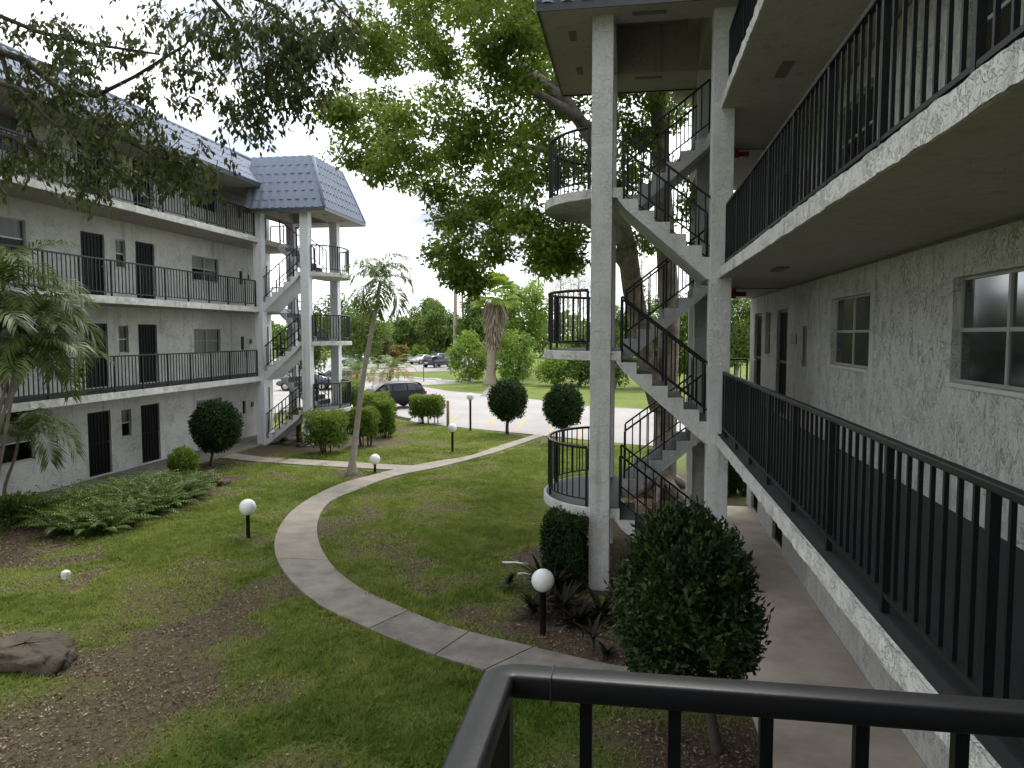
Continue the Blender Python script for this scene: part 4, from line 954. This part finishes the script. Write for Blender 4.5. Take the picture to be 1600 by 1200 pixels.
for (px,py,n,Ln,h0,lab) in ((848,925,26,.62,.15,'dark spiky plant directly behind the near globe lamp'),(835,965,20,.5,.08,'dark spiky plant at the foot of the near lamp, left of post'),(880,958,24,.6,.05,'dark spiky plant just right of the near lamp post'),(903,975,24,.55,0,'dark green spiky plant in front of the clipped hedge'),(938,965,26,.6,0,'dark spiky plant at the base of the near tower column'),(795,920,12,.36,.08,'small spiky plant alone at the lawn edge left of the lamp'),(926,1018,9,.36,.2,'thin-stemmed spiky seedling near the path end'),(948,1028,10,.3,.03,'small reddish spiky seedling nearest the big shrub'),(868,935,18,.5,.2,'dark spiky plant between lamp and clipped hedge')):
    strap(lab, G(px,py), int(n*1.8) if n > 14 else n, Ln, .25, px, h0)

# ------------------------------------------------------------------ palms in the court and beyond
c = G(550,742); T = thing('leaning_palm', 'slender leaning palm with arching fronds beside the path junction', 'palm tree', (c[0],c[1],0), None)
tp_ = [c+[0,0,-.1], c+[0,0,.12], c+[.01,.05,.45]] + [AY(*q) for q in [(556,680,22.3),(562,630,22.4),(570,575,22.6),(580,520,22.8),(590,470,23),(594,440,23.1)]]
mb = MB(); mb.tube(tp_, [.26,.17,.105,.095,.085,.078,.07,.06,.055], 12); obj('trunk', mb, M['palmtrunk'], T, True)
palm_crown(T, tp_[-1], 15, 1.45, M['palm'], .46, 1.4, -.4, 2.0, 40, .036, .9)
mb = MB()
for k in range(16):
    q = rand_unit(1)[0]*np.array([.5,.3,.16]); limb(mb, tp_[-2]+[0,0,-.05], tp_[-2]+q+[0,0,-.35], .008, .004, .3, 4, 4)
obj('flower_spray', mb, M['skirt'], T)
T = thing('areca_palm', 'feathery areca palm clump at the left edge in front of balconies', 'palm tree', G(-60,850))
ST = [((-30,840),(5,455),14.2),((-45,850),(45,500),14.8),((-20,835),(25,590),14.0),((-60,845),(60,545),14.5),((10,790),(28,690),15.3),((-50,845),(-25,520),13.6)]
for i,(bq,tq,y) in enumerate(ST):
    bs = G(*bq); tp2 = AY(*tq, y); mb = MB(); limb(mb, bs-[0,0,.1], tp2, .05, .03, .12, 8, 7); obj('stem', mb, M['palmtrunk'], T, True)
    for k in range(11):
        frond(T, tp2, i+k*2.4+random.uniform(-.3,.3), random.uniform(.35,1.3), random.uniform(1.5,2.1), random.uniform(1.4,2.3), M['areca'], 46, .46, .036, .8)
for (px,py,tx,ty,lab) in ((555,628,556,584,'small stocky palm left of the black car, behind leaning trunk'),(603,622,612,578,'small stocky palm with browning fronds right behind the black car')):
    c = G(px,py); tp2 = AY(tx,ty,c[1]); T = thing('small_palm', lab, 'palm tree', (c[0],c[1],0), 'small palms by the parked car')
    mb = MB(); limb(mb, c-[0,0,.1], tp2, .10, .08, .1, 8, 8); mb.tube([tp2-[0,0,.35],tp2-[0,0,.1],tp2+[0,0,.1]],[.1,.17,.1],8); obj('trunk', mb, M['bark2'], T, True)
    for k in range(16): frond(T, tp2, k*2.4, 1.25-1.3*k/15, 1.9, 1.5, M['palmy'] if k>9 else M['palm'], 26, .5, .05, .6)
    for k in range(3):
        mb = MB(); q = tp2+[math.cos(k*2.1)*.5, math.sin(k*2.1)*.3, -.2]; mb.tube([tp2, (tp2+q)/2+[0,0,.15], q, q+[0,0,-1.0]], [.03,.03,.025,.012], 5); obj('dead_frond', mb, M['bark2'], T)
# skirted palm
c = G(767,601); T = thing('skirted_palm', 'fan palm with a shaggy grey skirt of dead fronds', 'palm tree', (c[0],c[1],0))
tp2 = AY(774,468,c[1]); mid = AY(768,560,c[1]); mb = MB(); mb.tube([c-[0,0,.1],c+[0,0,.3],c+[0,0,.8],mid,tp2], [.85,.6,.42,.4,.35], 10); obj('trunk', mb, M['skirt'], T, True)
n = 1500; u = rng.random(n); az = rng.random(n)*6.283; base = mid[None]*(1-u[:,None])+tp2[None]*u[:,None]; u = .35+.65*u; base = mid[None]*(1-u[:,None])+tp2[None]*u[:,None]; rad = (.25+1.5*(u-.35)**1.1)*(.6+.5*rng.random(n))
P = base + np.stack([np.cos(az)*rad*.6, np.sin(az)*rad*.6, np.zeros(n)],1); A = np.stack([np.cos(az)*.3,np.sin(az)*.3,-np.ones(n)],1)+rand_unit(n)*.15
link('dead_frond_skirt', leaf_mesh('dead_frond_skirt', P, A, rand_unit(n), .9+.7*rng.random(n), .14, rng.random(n)), leafmat('dead_frond',(.16,.13,.10),(.42,.35,.28),.1,.9,.1), T)
for k in range(34):
    az = k*2.4; el = 1.4-1.75*k/33; p0 = tp2+[0,0,.3]; d = np.array([math.cos(az)*math.cos(el),math.sin(az)*math.cos(el),math.sin(el)]); hub = p0+d*1.3; V,F,var=[],[],[]; sdv = np.cross(d,[0,0,1.]); sdv/=np.linalg.norm(sdv)+1e-9; uv = np.cross(sdv,d)
    mb_v=[p0-sdv*.03,p0+sdv*.03,hub+sdv*.03,hub-sdv*.03]; V+=mb_v; F.append([0,1,2,3]); var+=[.7]*4
    for j in range(15):
        q = -1.35+2.7*j/14; a = d*math.cos(q)+sdv*math.sin(q); l=1.35*(.8+.2*math.cos(q)); bb=np.cross(a,uv)*.11; n0=len(V)
        V+=[hub,hub+a*l*.5+bb,hub+a*l+[0,0,-.4],hub+a*l*.5-bb]; F.append([n0,n0+1,n0+2,n0+3]); var+=[np.clip(.3+.5*random.random(),0,1)]*4
    link('frond', npmesh('frond',V,F,var), M['tree2'], T)
for i,(px,gy,tx,ty,lab) in enumerate(((709,575,715,424,'tall thin palm, left of the distant pair of bare trunks'),(727,573,722,432,'tall thin palm, right of the distant pair of bare trunks'))):
    c = G(px,gy); tp2 = AY(tx,ty,c[1]); T = thing('tall_palm', lab, 'palm tree', (c[0],c[1],0), 'tall palms behind the far lot')
    mb = MB(); limb(mb, c-[0,0,.1], tp2, .34 if i==0 else .2, .2 if i==0 else .14, .04, 8, 8); obj('trunk', mb, M['palmtrunk'], T, True)
    palm_crown(T, tp2, 16, 2.3, M['palm'], .7, 1.3, -.9, 1.3, 16, .12, .6)

# ------------------------------------------------------------------ trees round the lots
BG = [ # px base, py base, crown centre px,py, half-width px, half-height px, material, leaf, label, name
 (560,592,550,515,62,66,'tree1','large round green tree behind the far stair tower','shade_tree'),
 (625,566,628,528,20,34,'tree1','bluish palm-like tree beyond the parked cars, left of the pinkish tree','shade_tree'),
 (655,562,652,530,30,28,'tree3','reddish-green flowering tree above the parked silver car','flowering_tree'),
 (690,566,690,515,42,50,'tree1','dark dense tree behind the tall thin palms','shade_tree'),
 (660,562,672,500,40,36,'tree1','dark green tree rising behind the flowering one','shade_tree'),
 (750,575,752,510,40,60,'tree1','mid-green tree right of the tall palms','shade_tree'),
 (733,597,735,560,36,42,'tree2','bright spreading leafy tree left of the skirted palm','spreading_tree'),
 (806,600,806,560,36,48,'tree2','bushy bright green tree right of the skirted palm','spreading_tree'),
 (822,590,820,490,48,60,'tree2','yellow-green tree rising behind the skirted palm','shade_tree'),
 (868,603,872,568,34,36,'tree2','leafy shrub tree left of the near tower landing rail','spreading_tree'),
 (905,604,908,560,36,48,'tree1','dark leafy tree seen below the middle bowed landing','spreading_tree'),
 (960,607,965,540,40,66,'tree1','green tree seen between the tower columns at left','spreading_tree'),
 (1010,606,1015,520,45,80,'tree1','green tree seen through the tower stairs at centre','shade_tree'),
 (1075,606,1075,530,45,80,'tree1','green tree seen behind the right tower column','shade_tree'),
 (1150,600,1152,510,50,60,'tree1','dark tree at the far end of the second-floor walkway','shade_tree'),
 (590,575,592,545,22,22,'tree3','yellowish shrub tree among the distant parked cars at left','spreading_tree'),
 (620,574,622,552,18,16,'palmy','golden shrub beside the distant parked cars','spreading_tree'),
 (668,567,660,552,22,12,'tree2','clipped golden hedge behind the distant parked cars','spreading_tree'),
 (490,590,480,530,40,60,'tree1','green tree half hidden by the far stair tower columns','shade_tree')]
for i,(bx_,by_,cx_,cy_,wx_,hz_,mk,lab,nm) in enumerate(BG):
    c = G(bx_,by_); k = c[1]/.98/FPX; ct = AY(cx_,cy_,c[1]); rx = wx_*k; rz = hz_*k; base = (c[0],c[1])
    T = thing(nm, lab, 'tree', (c[0],c[1],0), 'trees around the parking lots')
    r_ = max(.35, min(rx,rz)*.3); ncl = int(34*max(1,(rz/rx))); cl = subclumps(ct, rx*.88, rx*.8, rz*.88, ncl, r_, .45); cl.append((ct,min(rx,rz)*.7,.6))
    mb = MB(); tr_ = min(.3,.05*rx+.06); fk = np.array([ct[0],ct[1],max(.4,ct[2]-rz*.55)]); limb(mb, c-[0,0,.1], fk, tr_, tr_*.7, .1)
    for q,_,_ in cl[:9]: limb(mb, fk, q, tr_*.5, tr_*.12, .2, 5, 5)
    obj('trunk', mb, M['bark'], T, True)
    area = sum(q[1]**2 for q in cl); nl = min(11000, max(3500, int(5200*(rx*rz)/6))); lf_ = max(.12, min(.42, .0032*c[1]*1.25))
    crown('crown', T, cl, nl/area, lf_, M[mk], .8, .35, .25, .55)
for i,(px,py,hp,lab) in enumerate(((875,600,170,'pale thin casuarina left of the near tower column'),(905,600,185,'pale thin casuarina closest to the near tower column'),(1000,596,180,'pale thin casuarina behind the tower stairs'))):
    c = G(px,py); c = c*1.25; c[2] = 0; k = c[1]/.98/FPX; h = hp*k; T = thing('casuarina_tree', lab, 'tree', (c[0],c[1],0), 'casuarinas')
    mb = MB(); limb(mb, c-[0,0,.1], c+[0,0,h], .18, .02, .05, 8, 6); cl = []
    for q in range(34):
        z = h*(.25+.72*q/34); az = q*2.4; l = (1-q/40)*h*.16; e = c+[math.cos(az)*l,math.sin(az)*l,z+l*.5]; mb.tube([c+[0,0,z], e], [.04,.01], 4); cl.append((e,.55,1.))
    obj('trunk', mb, M['bark'], T, True); crown('crown', T, cl, 130, .5, M['pine'], 1., .2, -.4, .08)
# distant wood closing the horizon
n = 42000; x = rng.uniform(-110,90,n); cell = vnoise(x, x*0, 5.5, 77)*.55+vnoise(x, x*0+9, 1.8, 78)*.45; hgt = 4.5+5.0*cell
z = hgt*rng.random(n)**.6; y = 135+x*-.12+rng.normal(size=n)*2+3*cell
o = stuff(link('distant_wood', leaf_mesh('distant_wood', np.stack([x,y,z],1), rand_unit(n)+[0,0,-.2], rand_unit(n)+[0,-.6,.7], .5+.5*rng.random(n), .45, np.clip(cell*.6+.4*rng.random(n),0,1)), M['tree1']))
tag(o, 'distant mass of green trees along the horizon beyond the lots', 'woods')

# ------------------------------------------------------------------ lamps and small things
LG = 'globe lamps along the path'
def lamp(base, zc, r, post, label):
    T = thing('globe_lamp', label, 'garden lamp', (base[0],base[1],0), LG); x,y = base[0],base[1]
    mb = MB(); mb.lathe([(post,-.1),(post,zc-r*1.02),(post*1.35,zc-r*1.0),(post*1.35,zc-r*.86),(0,zc-r*.86)], 14, (x,y,0)); obj('post', mb, M['metal'], T, True)
    mb = MB(); mb.lathe([(max(.001,r*math.sin(math.pi*i/18)), -r*math.cos(math.pi*i/18)) for i in range(19)], 28, (x,y,zc)); obj('globe', mb, M['globe'], T, True)
lamp(G(848,990), .80, .168, .048, 'white globe lamp on short black post nearest the glossy shrub')
lamp(G(388,840), .67, .178, .042, 'white globe lamp standing on the lawn near the fern bed')
lamp(G(586,739), .44, .168, .04, 'low white globe lamp beside the leaning palm trunk')
lamp(G(707,706), .91, .168, .045, 'white globe lamp on the lawn past the path junction')
lamp(G(735,673), 1.56, .175, .05, 'tallest white globe lamp at the edge of the parking lot')
c = G(700,666); mb = MB(); mb.tube([(c[0],c[1],-.1),(c[0],c[1],1.2),(c[0],c[1],1.24)],[.075,.07,.05],8); T = tag(obj('wooden_post',mb,M['wood'],None,True), 'weathered yellow-brown wooden post at the lot edge by the hedge', 'post')
c = G(103,904); T = thing('utility_cap', 'small white plastic utility cap standing in the bare lawn patch', 'utility cap', (c[0],c[1],0))
mb = MB(); mb.tube([(c[0],c[1],-.05),(c[0],c[1],.05)],.07,10); obj('pipe',mb,M['white'],T); mb = MB(); mb.lathe([(.075,.05),(.08,.09),(.07,.13),(.03,.155),(.001,.16)],8,(c[0],c[1],0)); mb.poly([(c[0]+.075*math.cos(q),c[1]+.075*math.sin(q),.05) for q in [math.pi/4*i for i in range(8)]]); obj('cap',mb,M['white'],T)
def rock(label, c, sx, sy, sz, seed, rz=0, mt='rock'):
    r_ = np.random.default_rng(seed); n1, n2 = 36, 18; mb = MB()
    for i in range(n2+1):
        for j in range(n1):
            th = math.pi*i/n2; ph = 2*math.pi*j/n1; d = np.array([math.sin(th)*math.cos(ph), math.sin(th)*math.sin(ph), math.cos(th)])
            q = np.sign(d)*np.abs(d)**.62; k = 1+.16*math.sin(3*ph+seed)*math.sin(th)+.08*math.sin(7*ph+2*th*3+seed)+.05*math.sin(13*ph-5*th); q = q*k+r_.normal(size=3)*.012
            mb.v.append((q[0]*sx, q[1]*sy, q[2]*sz + .02*math.sin(q[0]*4+q[1]*5)))
    for i in range(n2):
        for j in range(n1): mb.f.append((i*n1+j, (i+1)*n1+j, (i+1)*n1+(j+1)%n1, i*n1+(j+1)%n1))
    o = obj('boulder', mb, M[mt], None, True); o.location = (c[0],c[1],sz*.55); o.rotation_euler = (0,R(4),rz); return tag(o, label, 'rock', 'rocks in the beds')
rock('big flat brown boulder on bare soil at left edge of the lawn', G(40,1035), .62, .42, .17, 3, .15)
for (px,py,a,b_,h,lab) in ((335,752,.22,.13,.13,'dark upright stone right of the fern bed'),(350,757,.26,.16,.09,'flat stone next to the dark upright one by ferns'),(450,695,.16,.12,.08,'stone under the stairs of the far tower, left'),(470,698,.2,.12,.09,'white-topped stone beside the far tower column'),(445,688,.3,.1,.07,'reddish log-like stone under the far tower stairs')):
    rock(lab, G(px,py), a, b_, h, px, .4*px)
# white pipe off-cuts on the lawn edge
for (a,b,lab) in (((785,881),(825,884),'longer thin white plastic pipe lying on the lawn edge near hedge'),((808,899),(828,901),'short white plastic pipe lying behind the near lamp')):
    p_, q_ = G(*a), G(*b); mb = MB(); mb.tube([p_+[0,0,.03],(p_+q_)/2+[0,.03,.035],q_+[0,0,.03]],.02,7); tag(obj('plastic_pipe',mb,M['white'],None,True),lab,'pipe')

# ------------------------------------------------------------------ cars
def car(label, loc, rz, paint_, kind='suv', detail=True, group='parked cars'):
    T = thing('parked_car', label, 'car', (loc[0],loc[1],.016), group, rz)
    Ln = 4.5; Wd = .92
    if kind == 'suv': st = [(-2.2,.62,.50,.95,.95,.70),(-2.1,.86,.40,1.02,1.25,.62),(-1.75,.91,.30,1.05,1.56,.66),(-.8,.92,.26,1.03,1.63,.70),(.25,.92,.26,1.0,1.60,.69),(.62,.92,.26,.99,1.40,.70),(1.15,.92,.27,.99,1.04,.80),(1.85,.88,.30,.92,.95,.72),(2.15,.74,.36,.76,.80,.60),(2.25,.55,.44,.62,.66,.45)]
    else: st = [(-2.25,.62,.50,.88,.92,.66),(-2.15,.84,.40,.95,1.0,.66),(-1.6,.90,.30,.97,1.08,.68),(-.95,.91,.26,.96,1.40,.64),(-.2,.91,.25,.95,1.45,.66),(.35,.91,.25,.93,1.40,.66),(1.05,.91,.26,.92,.98,.76),(1.75,.87,.30,.86,.89,.70),(2.12,.74,.36,.72,.75,.60),(2.25,.55,.44,.58,.62,.45)]
    mb = MB(); k = 12
    def ring(x,w_,zb,zl,zr,wr):
        h = [(w_*.80,zb),(w_*.98,zb+.12),(w_,(zb+zl)/2),(w_*.97,zl),(wr,max(zl+.005,zr-.07)),(wr*.72,zr)]
        return [(x,y,z) for y,z in h] + [(x,-y,z) for y,z in h[::-1]]
    for s_ in st: mb.v += ring(*s_)
    for i in range(len(st)-1):
        for j in range(k): mb.f.append((i*k+j, i*k+(j+1)%k, (i+1)*k+(j+1)%k, (i+1)*k+j))
    mb.f.append(tuple(range(k))[::-1]); mb.f.append(tuple((len(st)-1)*k+j for j in range(k)))
    def put(name, mb, mt, par=T, smooth=False):
        o = obj(name, mb, mt, None, smooth); o.parent = par; return o
    bd = put('body', mb, paint_, T, True); sb = bd.modifiers.new('sub','SUBSURF'); sb.levels = 2; sb.render_levels = 2
    def sec(x):
        for a,b in zip(st[:-1],st[1:]):
            if a[0] <= x <= b[0]:
                u = (x-a[0])/(b[0]-a[0]); return [p_*(1-u)+q_*u for p_,q_ in zip(a,b)]
    for sd_ in (-1,1):
        for (xa,xb) in (((-1.75,-.95),(-.88,-.05),(.02,.72)) if kind=='suv' else ((-1.05,-.25),(-.18,.62))):
            mb = MB(); n_=5
            for i in range(n_+1):
                x = xa+(xb-xa)*i/n_; s_ = sec(x); 
                for t_ in (.10,.80):
                    y = s_[1]*.97*(1-t_)+s_[5]*t_; z = s_[3]*(1-t_)+(s_[4]-.07)*t_; mb.v.append((x, sd_*(y+.012), z))
            for i in range(n_): mb.f.append((2*i,2*i+2,2*i+3,2*i+1))
            put('side_window', mb, M['glass'])
    a = 5 if kind=='suv' else 5; x0_,x1_ = ((.40,1.08) if kind=='suv' else (.42,1.0))
    for nm,(xa,xb) in (('windscreen',(x0_,x1_)),('rear_window',((-2.1,-1.82) if kind=='suv' else (-1.55,-1.02)))):
        mb = MB(); n_ = 4
        for i in range(n_+1):
            x = xa+(xb-xa)*i/n_; s_ = sec(x)
            for u in (-1,-.5,0,.5,1): mb.v.append((x, u*s_[5]*.93, s_[4]+.018-.02*u*u))
        for i in range(n_):
            for j in range(4): q = i*5+j; mb.f.append((q,q+5,q+6,q+1))
        put(nm, mb, M['glass'], T, True)
    for wx in (-1.35,1.4):
        for sd_ in (-1,1):
            mb = MB(); y0_ = sd_*.70; y1_ = sd_*.93; R_ = .35
            prof = [(.22,y0_),(R_-.03,y0_),(R_,y0_+sd_*.04),(R_,y1_-sd_*.04),(R_-.03,y1_),(.22,y1_)]
            for r_,yy in prof:
                for j in range(20): q=2*math.pi*j/20; mb.v.append((wx+r_*math.cos(q),yy,.35+r_*math.sin(q)))
            for i in range(5):
                for j in range(20): j2=(j+1)%20; mb.f.append((i*20+j,i*20+j2,(i+1)*20+j2,(i+1)*20+j))
            wh = put('wheel', mb, M['tyre'], T, True)
            mb = MB(); n0=len(mb.v)
            for j in range(20): q=2*math.pi*j/20; r_=.23 if j%4 else .20; mb.v.append((wx+r_*math.cos(q),y1_-sd_*.02,.35+r_*math.sin(q)))
            mb.v.append((wx,y1_,.35))
            for j in range(20): mb.f.append((j,(j+1)%20,20))
            put('rim', mb, M['rim'], wh)
    for sd_ in (-1,1):
        mb = MB(); mb.box(1.98,min(sd_*.42,sd_*.70),.66,2.17,max(sd_*.42,sd_*.70),.78); put('headlight', mb, M['lampw'])
        mb = MB(); mb.box(-2.19,min(sd_*.50,sd_*.80),.82,-2.05,max(sd_*.50,sd_*.80),.99); put('tail_light', mb, M['lampred'])
        mb = MB(); mb.box(.78,min(sd_*.93,sd_*1.07),.98,.92,max(sd_*.93,sd_*1.07),1.1); put('wing_mirror', mb, paint_)
    mb = MB(); mb.box(-2.235,-.26,.60,-2.2,.26,.71); put('number_plate', mb, M['white'])
    return T
c = G(617,641); car('black SUV parked at the lot edge behind the clipped hedge', (c[0]-.75,c[1]+.9), R(220), M['p_black'])
c = G(525,607); car('dark grey SUV half hidden behind the far tower landing and leaning palm', (c[0],c[1]), R(195), M['p_grey'])
c = G(497,610); car('dark blue sedan seen through the far tower lower landing rail', (c[0]-1,c[1]), R(195), M['p_blue'], 'sedan')
for (px,py,rz_,pt,kd,lab) in ((683,574,65,'p_blue','suv','dark blue SUV, rightmost of the distant cars facing the trees'),(660,569,245,'p_silver','sedan','silver sedan in the far lot left of the dark blue SUV'),(647,566.5,245,'p_white','suv','white SUV in the far lot left of the silver sedan'),(666,563.5,245,'p_grey','suv','grey SUV in the far lot, behind the silver sedan'),(691,568,65,'p_grey','suv','dark grey car behind the rightmost distant SUV'),(590,568,245,'p_silver','sedan','silver car in the far lot between the two small palms'),(603,567,245,'p_white','sedan','white sedan in the far lot above the brown-fronded small palm'),(578,565,245,'p_white','suv','white van-like car at the far left of the distant lot'),(545,572,245,'p_blue','suv','dark car in the far lot beside the far tower')):
    c = G(px,py); car(lab, c, R(rz_), M[pt], kd)
for (px,py,hp,lab) in ((662,597,28,'thin dark sign pole standing at the distant lawn'),):
    c = G(px,py); mb = MB(); mb.tube([(c[0],c[1],-.1),(c[0],c[1],hp*c[1]/FPX)],.035,6); tag(obj('sign_pole',mb,M['metal']),lab,'pole')

# ------------------------------------------------------------------ grass blades and wood chips
def scatter(n, x0,x1,y0,y1): return rng.uniform(x0,x1,n), rng.uniform(y0,y1,n)
def visible(x,y): 
    v = np.stack([x,y,np.zeros_like(x)],-1)-CAM; d = v@_fw; return (d>1)&(np.abs(v@_rt)/d<.78)&(-(v@_up)/d<.62)
x,y = scatter(2600000,-15,1.5,5,38); k = visible(x,y); x,y = x[k],y[k]
prob = np.clip((13./np.hypot(x,y))**1.6, .1, 1)*.62; k = rng.random(len(x))<prob; x,y = x[k],y[k]
b_ = bare(x,y); pd = pathdist(x,y); k = (rng.random(len(x)) < (1-b_)**1.3) & (pd>-.035) & (x>-14.3) & ~((x>-1.7)&(y>12.2)&(y<16.5)) & (x<1.3)
ed = np.array([G(*q)[:2] for q in [(540,646),(611,652),(650,662),(700,668),(850,683)]]); yl = np.interp(x, ed[:,0], ed[:,1], left=41, right=29.5); k &= y < yl-.05
x,y,b_ = x[k],y[k],b_[k]; n = len(x); dist = np.hypot(x,y)
tuft = np.clip((vnoise(x,y,.13,43)-.3)*2,0,1); hh = (.025+.05*rng.random(n))*(.5+.5*vnoise(x,y,.8,41)+.45*tuft)*(1-.35*b_); wd = .0045+.00055*dist
az = rng.random(n)*6.283; ln_ = .5+.9*rng.random(n); A = np.stack([np.cos(az)*ln_, np.sin(az)*ln_, np.ones(n)],1); A = unit(A)*hh[:,None]*1.5; Bv = np.stack([-np.sin(az),np.cos(az),np.zeros(n)],1)*wd[:,None]
P = np.stack([x,y,np.full(n,-.012)],1); V = np.stack([P-Bv,P+Bv,P+A],1).reshape(-1,3)
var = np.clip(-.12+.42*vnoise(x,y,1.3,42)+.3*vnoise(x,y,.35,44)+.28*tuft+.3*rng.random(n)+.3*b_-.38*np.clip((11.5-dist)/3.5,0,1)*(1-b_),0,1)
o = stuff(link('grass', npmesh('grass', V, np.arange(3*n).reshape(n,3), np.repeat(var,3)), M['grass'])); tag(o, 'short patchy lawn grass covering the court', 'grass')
print('grass blades', n)
x,y = scatter(620000,-15,1.5,4.5,24); k = visible(x,y); x,y = x[k],y[k]; b_ = bare(x,y); k = (rng.random(len(x))<np.clip(b_-.25,0,1)*.62*(.3+vnoise(x,y,.7,51))*np.where((x>-.9)&(y<8.6),1.9,1.)) & (pathdist(x,y)>.0) & (x<1.35); x,y = x[k],y[k]; n = len(x)
az = rng.random(n)*6.283; A = np.stack([np.cos(az),np.sin(az),.35*rng.normal(size=n)],1); ln = .018+.05*rng.random(n)**2.5
o = stuff(link('mulch', leaf_mesh('mulch', np.stack([x,y,np.full(n,.004)+.012*rng.random(n)],1), A, np.array([0,0,1.])+rand_unit(n)*.5, ln, ln*.45, np.clip(rng.random(n)**2.8,0,1)), M['chips'])); tag(o, 'wood chips and dead leaves strewn over the bare soil', 'mulch')
